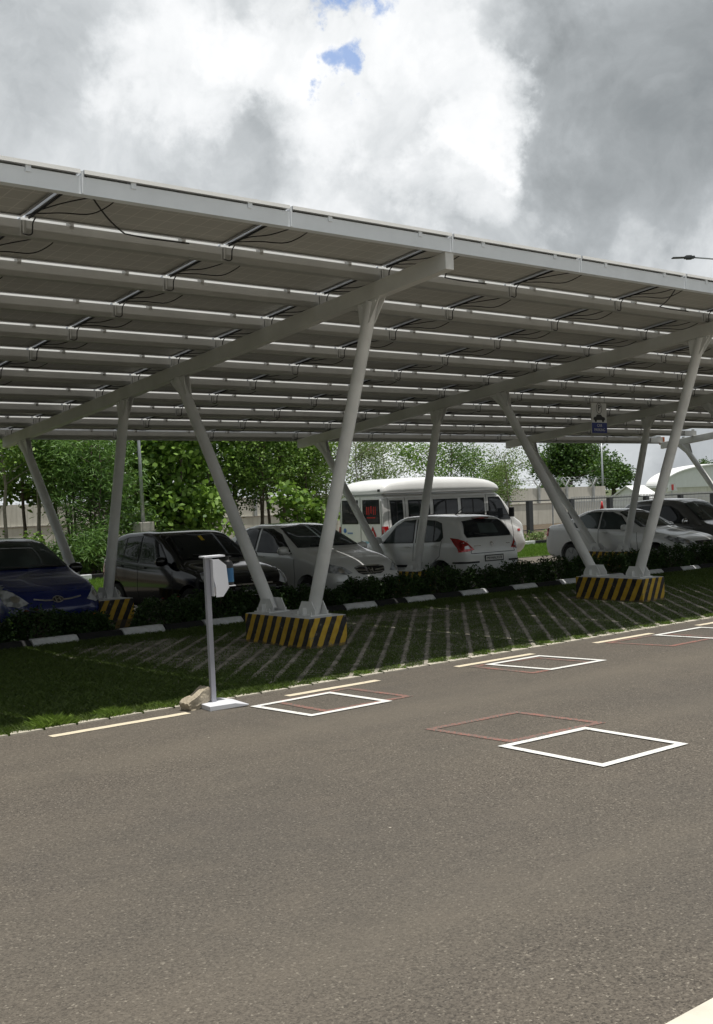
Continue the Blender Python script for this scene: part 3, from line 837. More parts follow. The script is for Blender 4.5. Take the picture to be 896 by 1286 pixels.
            me_ = bpy.data.meshes.new('x'); bm.to_mesh(me_); bm.free(); bmT.from_mesh(me_); bpy.data.meshes.remove(me_)
        bmesh.ops.recalc_face_normals(bmT, faces=bmT.faces[:])
        me = bpy.data.meshes.new(name); bmT.to_mesh(me); bmT.free(); me.materials.append(mat)
        me.polygons.foreach_set('use_smooth', [True]*len(me.polygons))
        o = bpy.data.objects.new(name, me); COL.objects.link(o); o.parent = parent or s.root
        if label: o['label'] = label
        return o
    def line(s, pts, w=.012):
        """thin polygon strip along polyline in 2D"""
        P = [Vector(p) for p in pts]; A = []; B = []
        for i, p in enumerate(P):
            d = (P[min(i+1, len(P)-1)]-P[max(i-1, 0)]).normalized(); n_ = Vector((-d.y, d.x))*w/2
            A.append(tuple(p+n_)); B.append(tuple(p-n_))
        return A+B[::-1]
    def windows(s, polys, glass='glass', grow=.025):
        for sg in (-1, 1):
            for poly in polys:
                c = Vector((sum(p[0] for p in poly)/len(poly), sum(p[1] for p in poly)/len(poly)))
                big = [tuple(c+(Vector(p)-c)*(1+grow/((Vector(p)-c).length))) for p in poly]
                w_ = s.decal('side_window', M[glass], [('side', poly, sg)], .010)
                s.decal('window_seal', M['black'], [('side', big, sg)], .005, parent=w_)
    def screen(s, axis, poly, name, glass='glass', grow=.03):
        c = Vector((sum(p[0] for p in poly)/len(poly), sum(p[1] for p in poly)/len(poly)))
        big = [tuple(c+(Vector(p)-c)*(1+grow/((Vector(p)-c).length))) for p in poly]
        w_ = s.decal(name, M[glass], [(axis, poly, 1)], .012)
        s.decal('window_seal', M['black'], [(axis, big, 1)], .006, parent=w_)
        return w_
    def mirror_part(s, l, z, mat, sgs=(-1, 1)):
        for sg in sgs:
            h, n_, _ = s.cast('side', l, z, sg)
            m_ = MB(); y = h.y
            c = Vector((l-.02, y+sg*.16, z+.04))
            pts = [c+Vector((0, -sg*.11, 0)), c+Vector((0, -sg*.09, 0)), c, c+Vector((0, sg*.07, 0)), c+Vector((0, sg*.10, 0))]
            m_.tube(pts, [.03, .07, .085, .075, .04], 14)
            m_.v = [(c.x+(p[0]-c.x)*.75, p[1], c.z+(p[2]-c.z)*.95) for p in m_.v]
            m_.bar((l-.01, y-sg*.02, z-.01), (l-.01, y+sg*.10, z+.01), .06, .035)
            m_.build('mirror', mat, s.root, autos=60)
    def handle(s, l, z, mat):
        for sg in (-1, 1):
            h, n_, _ = s.cast('side', l, z, sg)
            if h is None: continue
            m_ = MB(); m_.bar(h+Vector((-.085, sg*.022, 0)), h+Vector((.085, sg*.022, .004)), .022, .026)
            m_.bar(h+Vector((-.075, 0, 0)), h+Vector((-.075, sg*.02, 0)), .02, .02); m_.bar(h+Vector((.075, 0, 0)), h+Vector((.075, sg*.02, 0)), .02, .02)
            m_.build('door_handle', mat, s.root, bevel=.005)

def car_common(c, seams, mat_h, handles):
    for sg in (-1, 1):
        for p in seams: c.decal('door_seam', M['black'], [('side', c.line(p, .011), sg)], .0035, parent=c.body, step=.09)
    for h in handles: c.handle(h[0], h[1], mat_h)

def lamps(c, y, z, r):
    for sg in (-1, 1):
        hl = [o for o in c.root.children if o.name.startswith('headlight')]
        c.decal('reflector', M['chrome'], [('front', [(sg*y+r*math.cos(a), z+r*.9*math.sin(a)) for a in np.arange(0, 6.2, .45)], 1)], .013, parent=hl[0 if sg < 0 else -1], step=.03)
def put(root, x, y, rz, s=1.03, z=GZ):
    root.location = (x, y, z); root.rotation_euler = (0, 0, rz); root.scale = (s, s, s)

SW = dict(L=3.78, W=.845, wr=.298, wheels=(.74, 3.12), roofw=.78, nf=.70,
    top=[(0, .50), (.03, .63), (.10, .74), (.30, .84), (.6, .91), (.95, .975), (1.08, 1.02), (1.42, 1.26), (1.72, 1.455), (1.95, 1.51), (2.5, 1.53), (3.05, 1.505), (3.38, 1.46), (3.52, 1.34), (3.66, 1.08), (3.72, .98), (3.77, .80), (3.78, .6)],
    belt=[(0, .5), (.15, .70), (.6, .84), (1.0, .90), (1.5, .94), (2.4, .97), (3.2, 1.02), (3.78, 1.0)])
sw_win = [[(1.42, .965), (1.78, 1.30), (1.98, 1.395), (2.30, 1.425), (2.32, .985)], [(2.41, .99), (2.39, 1.425), (2.86, 1.40), (2.90, 1.01)], [(2.93, 1.012), (2.90, 1.395), (3.06, 1.34), (3.14, 1.10), (3.10, 1.03)]]
sw_seams = [[(1.25, .86), (1.20, .55), (1.26, .30), (2.36, .27)], [(2.36, .27), (2.365, .97)], [(2.36, .27), (2.75, .30), (2.86, .55), (3.1, .72), (3.14, 1.02)], [(.98, .93), (1.12, .90)]]

# black hatchback
rt = empty('parked_car', label='black hatchback with dark windows parked behind the sanitiser stand', cat='car', group='cars parked under the solar carport')
c = Car('swift', SW, M['p_black'], rt)
c.windows(sw_win); ws = c.screen('front', [(-.66, 1.05), (.66, 1.05), (.60, 1.25), (.535, 1.42), (0, 1.45), (-.535, 1.42), (-.60, 1.25)], 'windshield')
c.decal('sticker', M['yellow_paint'], [('front', [(-.03, 1.33), (.04, 1.33), (.04, 1.41), (-.03, 1.41)], 1)], .015, parent=ws)
c.screen('rear', [(-.55, 1.08), (.55, 1.08), (.48, 1.36), (-.48, 1.36)], 'rear_window')
for sg in (-1, 1):
    c.decal('headlight', M['lens'], [('front', [(sg*.50, .64), (sg*.62, .60), (sg*.76, .66), (sg*.765, .80), (sg*.70, .86), (sg*.60, .78)], 1), ('side', [(.10, .66), (.28, .67), (.50, .84), (.42, .87), (.18, .80)], sg)], .009)
    c.decal('taillight', M['redlens'], [('rear', [(sg*.60, .72), (sg*.78, .74), (sg*.76, 1.06), (sg*.64, 1.04)], 1), ('side', [(3.74, .74), (3.55, .80), (3.58, 1.08), (3.72, 1.06)], sg)], .009)
c.decal('grille', M['black'], [('front', [(-.42, .60), (.42, .60), (.38, .50), (-.38, .50)], 1), ('front', [(-.46, .42), (.46, .42), (.40, .30), (-.40, .30)], 1)], .006)
c.decal('chrome_strip', M['chrome'], [('front', [(-.36, .625), (.36, .625), (.36, .648), (-.36, .648)], 1)], .012)
c.decal('number_plate', M['plate'], [('front', [(-.25, .455), (.25, .455), (.25, .545), (-.25, .545)], 1)], .02)
ES = [(-.055, .70), (.03, .74), (-.02, .70), (.055, .70), (-.03, .66), (.02, .70)]
c.decal('emblem', M['chrome'], [('front', [(0, .755), (.045, .725), (-.015, .705), (.015, .69), (.05, .712), (.05, .69), (0, .655), (-.045, .683), (.015, .703), (-.015, .72), (-.05, .697), (-.05, .722)], 1)], .014, step=.02)
car_common(c, sw_seams, M['black'], [(2.18, .90), (2.98, .92)])
c.mirror_part(1.42, .985, M['p_black'])
m_ = MB(); m_.tube([(2.12, -.1, 1.52), (2.30, -.1, 1.62)], [.008, .004], 6); m_.build('antenna', M['black'], rt)
m_ = MB()
for yy in (-.5, -.02):
    a, _, _ = c.cast('front', yy+.02, 1.065); b, _, _ = c.cast('front', yy+.45, 1.11); m_.bar(a+Vector((-.03, 0, .01)), b+Vector((-.03, 0, .01)), .015, .015)
m_.build('wiper', M['black'], rt)
lamps(c, .66, .715, .055); put(rt, 11.20, 15.58, R(90), 1.0)

# blue hatchback
EO = dict(L=3.5, W=.775, wr=.27, wz=.27, wheels=(.62, 3.0), roofw=.74, rn=.5, nf=.6,
    top=[(0, .46), (.03, .60), (.10, .72), (.28, .83), (.55, .92), (.80, .99), (.90, 1.03), (1.25, 1.26), (1.55, 1.42), (1.8, 1.475), (2.2, 1.49), (2.8, 1.455), (3.1, 1.40), (3.25, 1.22), (3.4, 1.0), (3.48, .8), (3.5, .6)],
    belt=[(0, .46), (.15, .66), (.5, .82), (.85, .90), (1.5, .94), (2.4, 1.0), (3.5, 1.0)])
rt = empty('parked_car', label='bright blue hatchback seen nose-on at the left edge, under the carport', cat='car', group='cars parked under the solar carport')
c = Car('eon', EO, M['p_blue'], rt)
c.windows([[(1.15, .96), (1.50, 1.30), (1.75, 1.385), (2.02, 1.40), (2.03, .985)], [(2.11, .99), (2.10, 1.40), (2.72, 1.37), (2.86, 1.12), (2.8, 1.04)]])
c.screen('front', [(-.62, 1.06), (.62, 1.06), (.57, 1.22), (.50, 1.385), (0, 1.42), (-.50, 1.385), (-.57, 1.22)], 'windshield', 'glass2')
c.screen('rear', [(-.5, 1.1), (.5, 1.1), (.44, 1.33), (-.44, 1.33)], 'rear_window')
for sg in (-1, 1):
    c.decal('headlight', M['lens'], [('front', [(sg*.44, .62), (sg*.58, .57), (sg*.70, .60), (sg*.715, .72), (sg*.69, .82), (sg*.60, .77)], 1), ('side', [(.08, .60), (.22, .62), (.42, .80), (.46, .87), (.30, .86), (.14, .76)], sg)], .009)
    c.decal('taillight', M['redlens'], [('rear', [(sg*.58, .72), (sg*.71, .74), (sg*.69, 1.06), (sg*.60, 1.04)], 1)], .009)
    c.decal('fog_lamp', M['amber'], [('front', [(sg*.545+.045*math.cos(a), .375+.045*math.sin(a)) for a in np.arange(0, 6.2, .5)], 1)], .012)
c.decal('grille', M['black'], [('front', [(-.38, .42), (.38, .42), (.48, .30), (-.48, .30)], 1)], .006)
c.decal('chrome_strip', M['chrome'], [('front', c.line([(-.36, .665), (-.2, .64), (-.085, .635)], .018), 1), ('front', c.line([(.085, .635), (.2, .64), (.36, .665)], .018), 1)], .014)
ell = lambda rx, rz, cz, n=20: [(rx*math.cos(2*math.pi*k_/n), cz+rz*math.sin(2*math.pi*k_/n)) for k_ in range(n)]
em = c.decal('emblem', M['chrome'], [('front', ell(.085, .045, .645), 1)], .015, step=.02)
c.decal('emblem_field', M['black'], [('front', ell(.072, .034, .645), 1)], .018, parent=em, step=.02)
c.decal('emblem_letter', M['chrome'], [('front', [(-.045, .62), (-.025, .62), (-.005, .67), (-.028, .67)], 1), ('front', [(.018, .62), (.04, .62), (.048, .67), (.028, .67)], 1), ('front', [(-.03, .638), (.04, .643), (.04, .652), (-.03, .647)], 1)], .021, parent=em, step=.02)
car_common(c, [[(1.0, .84), (.98, .5), (1.05, .28), (2.07, .26)], [(2.07, .26), (2.075, .98)], [(2.07, .26), (2.6, .30), (2.75, .6), (2.9, .9)]], M['p_blue'], [(1.9, .88), (2.68, .90)])
c.mirror_part(1.20, .97, M['p_black'])
m_ = MB()
for yy in (-.45, .0):
    a, _, _ = c.cast('front', yy+.02, 1.065); b, _, _ = c.cast('front', yy+.42, 1.09); m_.bar(a+Vector((-.03, 0, .01)), b+Vector((-.03, 0, .01)), .015, .015)
m_.build('wiper', M['black'], rt)
lamps(c, .60, .68, .05); put(rt, 7.74, 15.62, R(90), 1.03)

# silver sedan
AM = dict(L=3.99, W=.84, wr=.285, wz=.285, wheels=(.80, 3.2), roofw=.74, rn=.6, nf=.58,
    top=[(0, .48), (.03, .62), (.10, .72), (.30, .83), (.6, .92), (.95, 1.0), (1.10, 1.05), (1.5, 1.27), (1.85, 1.44), (2.1, 1.49), (2.6, 1.50), (3.0, 1.43), (3.3, 1.26), (3.55, 1.12), (3.8, 1.09), (3.93, 1.03), (3.98, .8), (3.99, .6)],
    belt=[(0, .48), (.15, .68), (.6, .84), (1.0, .92), (1.5, .96), (2.4, .99), (3.4, 1.03), (3.99, 1.0)])
rt = empty('parked_car', label='silver-white sedan with chrome grille parked nose-out, beside the black hatchback', cat='car', group='cars parked under the solar carport')
c = Car('amaze', AM, M['p_silver'], rt)
c.windows([[(1.30, .975), (1.75, 1.30), (2.0, 1.39), (2.28, 1.41), (2.30, 1.0)], [(2.40, 1.005), (2.38, 1.41), (2.75, 1.39), (3.02, 1.25), (3.10, 1.06)]])
c.screen('front', [(-.67, 1.08), (.67, 1.08), (.60, 1.26), (.53, 1.41), (0, 1.44), (-.53, 1.41), (-.60, 1.26)], 'windshield', 'glass2')
c.screen('rear', [(-.53, 1.16), (.53, 1.16), (.46, 1.38), (-.46, 1.38)], 'rear_window')
for sg in (-1, 1):
    c.decal('headlight', M['lens'], [('front', [(sg*.42, .64), (sg*.56, .62), (sg*.77, .66), (sg*.775, .74), (sg*.72, .80), (sg*.55, .74)], 1), ('side', [(.12, .67), (.30, .68), (.55, .82), (.50, .855), (.22, .77)], sg)], .009)
    c.decal('taillight', M['redlens'], [('rear', [(sg*.60, .74), (sg*.78, .76), (sg*.76, .95), (sg*.62, .93)], 1)], .009)
c.decal('grille', M['black'], [('front', [(-.30, .64), (-.34, .72), (-.2, .745), (.2, .745), (.34, .72), (.30, .64), (.2, .60), (-.2, .60)], 1), ('front', [(-.45, .40), (.45, .40), (.40, .28), (-.40, .28)], 1)], .007)
c.decal('chrome_strip', M['chrome'], [('front', c.line([(-.33, .715), (-.2, .74), (.2, .74), (.33, .715)], .022), 1), ('front', c.line([(-.32, .685), (-.1, .665)], .018), 1), ('front', c.line([(.1, .665), (.32, .685)], .018), 1), ('front', c.line([(-.27, .635), (-.1, .625), (.1, .625), (.27, .635)], .014), 1)], .012)
c.decal('emblem', M['chrome'], [('front', [(-.05, .70), (-.03, .70), (-.022, .675), (.022, .675), (.03, .70), (.05, .70), (.035, .625), (.018, .625), (.014, .655), (-.014, .655), (-.018, .625), (-.035, .625)], 1)], .02, step=.02)
c.decal('number_plate', M['plate'], [('front', [(-.25, .43), (.25, .43), (.25, .53), (-.25, .53)], 1)], .02)
c.decal('bumper_slats', M['black'], [('front', [(-.72, .40+k_*.05), (-.55, .405+k_*.05), (-.55, .412+k_*.05), (-.72, .407+k_*.05)], 1) for k_ in range(3)]+[('front', [(.55, .405+k_*.05), (.72, .40+k_*.05), (.72, .407+k_*.05), (.55, .412+k_*.05)], 1) for k_ in range(3)], .005)
car_common(c, [[(1.18, .88), (1.14, .55), (1.2, .30), (2.34, .27)], [(2.34, .27), (2.35, .99)], [(2.34, .27), (2.8, .30), (2.93, .58), (3.15, .75), (3.2, 1.03)]], M['p_silver'], [(2.16, .92), (3.0, .94)])
c.mirror_part(1.36, .99, M['p_silver'])
m_ = MB(); m_.tube([(2.2, .1, 1.49), (2.42, .1, 1.60)], [.008, .004], 6); m_.build('antenna', M['black'], rt)
m_ = MB()
for yy in (-.5, -.02):
    a, _, _ = c.cast('front', yy+.02, 1.085); b, _, _ = c.cast('front', yy+.46, 1.12); m_.bar(a+Vector((-.03, 0, .01)), b+Vector((-.03, 0, .01)), .015, .015)
m_.build('wiper', M['black'], rt)
lamps(c, .62, .69, .045); put(rt, 13.78, 15.60, R(90))

# white hatchback, rear towards the road
rt = empty('parked_car', label='white hatchback parked tail-out with number plate facing the road', cat='car', group='cars parked under the solar carport')
c = Car('swift2', SW, M['p_white'], rt)
c.windows(sw_win[:2]+[sw_win[2]], 'glass2'); c.screen('front', [(-.66, 1.05), (.66, 1.05), (.60, 1.25), (.535, 1.42), (0, 1.45), (-.535, 1.42), (-.60, 1.25)], 'windshield')
rw = c.screen('rear', [(-.60, 1.08), (.60, 1.08), (.62, 1.16), (.50, 1.385), (0, 1.40), (-.50, 1.385), (-.62, 1.16)], 'rear_window')
c.decal('see_through_patch', M['sticker_pale'] if False else M['glass2'], [('rear', [(-.22, 1.15), (.30, 1.14), (.27, 1.33), (-.18, 1.34)], 1)], .014, parent=rw)
for sg in (-1, 1):
    c.decal('taillight', M['redlens'], [('rear', [(sg*.52, .84), (sg*.80, .80), (sg*.80, 1.0), (sg*.74, 1.03), (sg*.66, .98)], 1), ('side', [(3.76, .82), (3.60, .85), (3.46, .98), (3.34, 1.08), (3.55, 1.06), (3.72, 1.0)], sg)], .009)
    tl = c.decal('lamp_lens', M['lens'], [('rear', [(sg*.62, .87), (sg*.74, .86), (sg*.74, .91), (sg*.66, .93)], 1)], .013)
    c.decal('headlight', M['lens'], [('front', [(sg*.50, .64), (sg*.62, .60), (sg*.76, .66), (sg*.765, .80), (sg*.70, .86), (sg*.60, .78)], 1), ('side', [(.10, .66), (.28, .67), (.50, .84), (.42, .87), (.18, .80)], sg)], .009)
    c.decal('rubbing_strip', M['black'], [('side', [(1.3, .47), (2.72, .50), (2.72, .55), (1.3, .52)], sg)], .014)
    c.decal('bumper_strip', M['black'], [('rear', [(sg*.42, .585), (sg*.80, .585), (sg*.80, .62), (sg*.42, .62)], 1), ('side', [(3.76, .585), (3.48, .585), (3.48, .615), (3.76, .62)], sg)], .010)
pl = c.decal('number_plate', M['black'], [('rear', [(-.27, .60), (.27, .60), (.27, .725), (-.27, .725)], 1)], .012)
c.decal('plate_face', M['plate'], [('rear', [(-.245, .62), (.245, .62), (.245, .705), (-.245, .705)], 1)], .018, parent=pl)
h, _, _ = c.cast('rear', 0, .66)
text_mesh('MH44AL9378', .075, 'plate_number', M['ink'], pl, Matrix(((0, 0, 1, h.x+.021), (1, 0, 0, 0), (0, 1, 0, .662), (0, 0, 0, 1))), .001)
c.decal('emblem', M['chrome'], [('rear', [(0, .985), (.045, .955), (-.015, .935), (.015, .92), (.05, .942), (.05, .92), (0, .885), (-.045, .913), (.015, .933), (-.015, .95), (-.05, .927), (-.05, .952)], 1)], .012, step=.02)
c.decal('tailgate_seam', M['black'], [('rear', c.line([(-.62, .77), (.62, .77)], .012), 1), ('rear', c.line([(-.62, .77), (-.60, .84)], .012), 1), ('rear', c.line([(.62, .77), (.60, .84)], .012), 1)], .004, parent=c.body)
c.decal('badge', M['chrome'], [('rear', c.line([(-.50, .915), (-.32, .915)], .02), 1), ('rear', c.line([(.42, .93), (.52, .93)], .02), 1)], .008)
h, _, _ = c.cast('side', 3.28, .86, 1)
for sg in (1,):
    c.decal('fuel_flap', M['black'], [('side', c.line([(3.22+.08*math.cos(a), .86+.08*math.sin(a)) for a in np.arange(0, 6.4, .4)], .008), sg)], .003, parent=c.body, step=.05)
m_ = MB(); m_.box(3.34, 3.50, -.17, .17, 1.435, 1.452); m_.build('brake_light', M['redlens'], rt)
car_common(c, sw_seams, M['p_white'], [(2.18, .90), (2.98, .92)])
c.mirror_part(1.42, .985, M['p_white'])
m_ = MB(); m_.tube([(2.75, 0, 1.51), (3.0, 0, 1.66)], [.012, .005], 6); m_.build('antenna', M['black'], rt)
h, _, _ = c.cast('rear', 0, 1.1)
m_ = MB(); m_.bar(h+Vector((.03, -.02, .0)), h+Vector((-.02, -.38, .06)), .016, .016); m_.build('wiper', M['black'], rt)
put(rt, 17.48, 16.1+3.78*1.03, R(-90))

# white saloon
FI = dict(L=4.28, W=.86, wr=.30, wheels=(.86, 3.35), roofw=.73, rn=.6, nf=.6,
    top=[(0, .46), (.03, .60), (.10, .68), (.35, .78), (.8, .87), (1.15, .935), (1.28, .98), (1.7, 1.22), (2.05, 1.39), (2.3, 1.44), (2.8, 1.455), (3.15, 1.39), (3.45, 1.24), (3.75, 1.10), (4.0, 1.07), (4.2, 1.04), (4.26, .8), (4.28, .6)],
    belt=[(0, .46), (.15, .64), (.6, .78), (1.1, .88), (1.6, .93), (2.5, .96), (3.5, 1.0), (4.28, .98)])
rt = empty('parked_car', label='white four-door saloon parked nose-out at the right, behind the second striped block', cat='car', group='cars parked under the solar carport')
c = Car('fiesta', FI, M['p_white'], rt)
c.windows([[(1.58, .95), (1.95, 1.27), (2.2, 1.35), (2.46, 1.37), (2.47, .97)], [(2.56, .975), (2.54, 1.37), (2.9, 1.35), (3.18, 1.23), (3.34, 1.06), (3.30, 1.0)]], 'glass2')
c.screen('front', [(-.68, 1.01), (.68, 1.01), (.62, 1.18), (.53, 1.36), (0, 1.39), (-.53, 1.36), (-.62, 1.18)], 'windshield', 'glass2')
c.screen('rear', [(-.55, 1.13), (.55, 1.13), (.46, 1.34), (-.46, 1.34)], 'rear_window')
for sg in (-1, 1):
    c.decal('headlight', M['lens'], [('front', [(sg*.42, .60), (sg*.56, .57), (sg*.77, .62), (sg*.78, .70), (sg*.70, .76), (sg*.55, .70)], 1), ('side', [(.12, .62), (.34, .64), (.62, .75), (.52, .79), (.22, .71)], sg)], .009)
    c.decal('taillight', M['redlens'], [('rear', [(sg*.55, .74), (sg*.78, .76), (sg*.78, .98), (sg*.60, .96)], 1), ('side', [(4.26, .76), (4.12, .78), (4.10, .96), (4.24, .99)], sg)], .009)
c.decal('grille', M['black'], [('front', [(-.34, .56), (-.38, .66), (.38, .66), (.34, .56)], 1), ('front', [(-.5, .40), (.5, .40), (.42, .27), (-.42, .27)], 1)], .007)
c.decal('emblem', M['chrome'], [('front', ell(.07, .03, .615), 1)], .015, step=.02)
c.decal('number_plate', M['plate'], [('front', [(-.25, .43), (.25, .43), (.25, .53), (-.25, .53)], 1)], .02)
car_common(c, [[(1.38, .88), (1.34, .5), (1.4, .28), (2.5, .27)], [(2.5, .27), (2.51, .96)], [(2.5, .27), (2.95, .30), (3.05, .58), (3.3, .75), (3.38, 1.0)]], M['p_white'], [(2.32, .88), (3.14, .90)])
c.mirror_part(1.66, .96, M['p_white'])
lamps(c, .62, .655, .045); put(rt, 24.72, 15.85, R(90), 1.02)

# grey hatchback
GR = dict(SW); GR['top'] = [(a, b*1.0 if b < 1.0 else b+.07*(b-1.0)/.5) for a, b in SW['top']]
rt = empty('parked_car', label='dark grey hatchback partly hidden behind the white saloon', cat='car', group='cars parked under the solar carport')
c = Car('grey', GR, M['p_grey'], rt)
c.windows(sw_win); c.screen('front', [(-.66, 1.05), (.66, 1.05), (.60, 1.25), (.53, 1.46), (0, 1.49), (-.53, 1.46), (-.60, 1.25)], 'windshield', 'glass2')
c.screen('rear', [(-.55, 1.08), (.55, 1.08), (.48, 1.36), (-.48, 1.36)], 'rear_window')
for sg in (-1, 1):
    c.decal('headlight', M['lens'], [('front', [(sg*.50, .64), (sg*.62, .60), (sg*.76, .66), (sg*.765, .80), (sg*.70, .86), (sg*.60, .78)], 1), ('side', [(.10, .66), (.28, .67), (.50, .84), (.42, .87), (.18, .80)], sg)], .009)
c.decal('grille', M['black'], [('front', [(-.42, .60), (.42, .60), (.38, .50), (-.38, .50)], 1)], .006)
car_common(c, sw_seams, M['p_grey'], [(2.18, .90), (2.98, .92)])
c.mirror_part(1.42, .985, M['chrome'])
m_ = MB(); m_.tube([(2.75, 0, 1.58), (3.05, 0, 1.70)], [.012, .005], 6); m_.build('antenna', M['black'], rt)
put(rt, 27.55, 16.2, R(90), 1.04)

# ------------------------------------------------------------------ minibus
VN = dict(L=5.35, W=.93, wr=.34, wz=.33, wheels=(.95, 4.1), roofw=.90, boxy=.5, rn=.35, nf=.84, rt=.12, tf=.95,
    top=[(0, .80), (.02, .98), (.08, 1.08), (.25, 1.17), (.42, 1.25), (.80, 1.70), (1.08, 1.96), (1.4, 2.0), (2.5, 2.0), (5.1, 2.0), (5.3, 1.97), (5.35, 1.9)],
    belt=[(0, .55), (.3, .9), (.7, 1.05), (1.2, 1.15), (5.35, 1.15)])
rt = empty('minibus', label='white high-roof minibus with window bars parked across the lane behind the cars', cat='minibus')
c = Car('van', VN, M['p_van'], rt)
roof = MB()
secs = []
for l, z1, w_ in ((.90, 2.02, .60), (.97, 2.10, .76), (1.15, 2.22, .84), (1.5, 2.32, .87), (2.2, 2.38, .875), (3.5, 2.39, .88), (4.6, 2.37, .88), (5.1, 2.30, .87), (5.27, 2.20, .85), (5.36, 2.06, .82)):
    secs.append([(l, w_*1.02, 1.955), (l, w_*1.03, 2.0), (l, w_*1.0, 2.0+(z1-2.0)*.55), (l, w_*.94, 2.0+(z1-2.0)*.86), (l, w_*.75, 2.0+(z1-2.0)*.98), (l, w_*.35, z1)]+[(l, -w_*.35, z1), (l, -w_*.75, 2.0+(z1-2.0)*.98), (l, -w_*.94, 2.0+(z1-2.0)*.86), (l, -w_*1.0, 2.0+(z1-2.0)*.55), (l, -w_*1.03, 2.0), (l, -w_*1.02, 1.955)])
n = 12; vs = [p for s_ in secs for p in s_]; fs = []
for i in range(len(secs)-1):
    for k_ in range(n): fs.append((i*n+k_, i*n+(k_+1) % n, (i+1)*n+(k_+1) % n, (i+1)*n+k_))
fs += [list(range(n))[::-1], [(len(secs)-1)*n+k_ for k_ in range(n)]]
roof.add(vs, fs); ro = roof.build('roof', M['p_van'], rt, autos=50)
md = ro.modifiers.new('s', 'SUBSURF'); md.levels = 1; md.render_levels = 1
m_ = MB()
for sg in (-1, 1): m_.bar((1.2, sg*.90, 1.955), (5.33, sg*.90, 1.955), .03, .022)
m_.bar((5.36, -.86, 1.955), (5.36, .86, 1.955), .03, .022); m_.build('gutter', M['galv'], rt)
vw = [[(.66, 1.20), (.98, 1.66), (1.08, 1.78), (1.50, 1.78), (1.50, 1.20)], [(1.70, 1.26), (1.70, 1.78), (2.55, 1.78), (2.55, 1.26)], [(2.72, 1.26), (2.72, 1.78), (3.57, 1.78), (3.57, 1.26)], [(3.74, 1.26), (3.74, 1.78), (4.45, 1.78), (4.45, 1.26)], [(4.66, 1.20), (4.68, 1.78), (5.08, 1.78), (5.05, 1.20)]]
c.windows(vw, 'glass', .03)
for sg in (-1, 1):
    for i_, w_ in enumerate(vw[1:]):
        xm = (w_[0][0]+w_[2][0])/2
        c.decal('window_divider', M['black'], [('side', [(xm-.02, 1.24), (xm+.02, 1.24), (xm+.02, 1.78), (xm-.02, 1.78)], sg)], .014)
    m_ = MB()
    for z_ in (1.32, 1.40): m_.tube([(1.62, sg*.965, z_), (4.52, sg*.965, z_)], .012, 6)
    for x_ in (1.63, 2.63, 3.65, 4.5): m_.box(x_-.02, x_+.02, min(sg*.90, sg*.975), max(sg*.90, sg*.975), 1.29, 1.43)
    m_.build('window_bars', M['black'], rt)
c.screen('front', [(-.74, 1.18), (.74, 1.18), (.70, 1.78), (-.70, 1.78)], 'windshield')
for yy in (-1, 1):
    w_ = c.decal('rear_window', M['glass'], [('rear', [(yy*.12, 1.26), (yy*.70, 1.26), (yy*.68, 1.80), (yy*.12, 1.80)], 1)], .012)
    c.decal('window_seal', M['black'], [('rear', [(yy*.085, 1.225), (yy*.735, 1.225), (yy*.715, 1.835), (yy*.085, 1.835)], 1)], .007, parent=w_)
    if yy == 1:
        c.decal('notice', M['red'], [('rear', [(.24, 1.46), (.29, 1.46), (.29, 1.66), (.24, 1.66)], 1), ('rear', [(.32, 1.46), (.36, 1.46), (.36, 1.66), (.32, 1.66)], 1), ('rear', [(.40, 1.50), (.45, 1.48), (.45, 1.68), (.40, 1.68)], 1), ('rear', [(.50, 1.46), (.54, 1.46), (.54, 1.66), (.50, 1.66)], 1), ('rear', [(.57, 1.46), (.60, 1.46), (.60, 1.66), (.57, 1.66)], 1), ('rear', [(.26, 1.37), (.58, 1.37), (.58, 1.40), (.26, 1.40)], 1)], .016, parent=w_)
    c.decal('taillight', M['redlens'], [('rear', [(yy*.80, .78), (yy*.90, .78), (yy*.90, 1.16), (yy*.80, 1.16)], 1), ('side', [(5.33, .78), (5.22, .78), (5.20, 1.16), (5.33, 1.16)], yy)], .012)
    c.decal('headlight', M['lens'], [('front', [(yy*.45, .68), (yy*.80, .70), (yy*.80, .86), (yy*.5, .88)], 1)], .01)
    m_ = MB(); m_.bar((5.30, yy*.70-.04, 2.06), (5.30, yy*.70+.04, 2.06), .08, .06); m_.build('marker_lamp', M['black'], rt)
for it in [('rear', c.line([(0, .5), (0, 1.9)], .014), 1), ('rear', c.line([(-.78, .5), (-.78, 1.9)], .012), 1), ('rear', c.line([(.78, .5), (.78, 1.9)], .012), 1), ('side', c.line([(4.58, .45), (4.58, 1.88)], .012), 1), ('side', c.line([(4.58, .45), (4.58, 1.88)], .012), -1), ('side', c.line([(1.6, .45), (1.6, 1.88), (1.2, 1.86)], .012), 1), ('side', c.line([(.60, .55), (.62, 1.18)], .012), 1), ('side', c.line([(5.16, .45), (5.16, 1.88)], .012), 1)]:
    c.decal('door_seam', M['black'], [it], .005, parent=c.body, step=.1)
tri = c.decal('warning_triangle', M['red'], [('rear', [(.28, .84), (.64, .84), (.46, 1.17)], 1)], .010, step=.04)
c.decal('triangle_inside', M['plate'], [('rear', [(.37, .90), (.55, .90), (.46, 1.06)], 1)], .013, parent=tri, step=.04)
c.decal('blue_sticker', M['sticker_pale'], [('rear', [(.0+.03, .56), (.34, .56), (.34, .78), (.03, .80)], 1)], .010)
c.decal('round_sticker', M['stickerblue'], [('rear', [(-.62+.06*math.cos(a), 1.06+.06*math.sin(a)) for a in np.arange(0, 6.2, .5)], 1)], .010)
c.decal('bumper_reflector', M['red'], [('rear', [(.22, .46), (.74, .46), (.74, .52), (.22, .52)], 1)], .012)
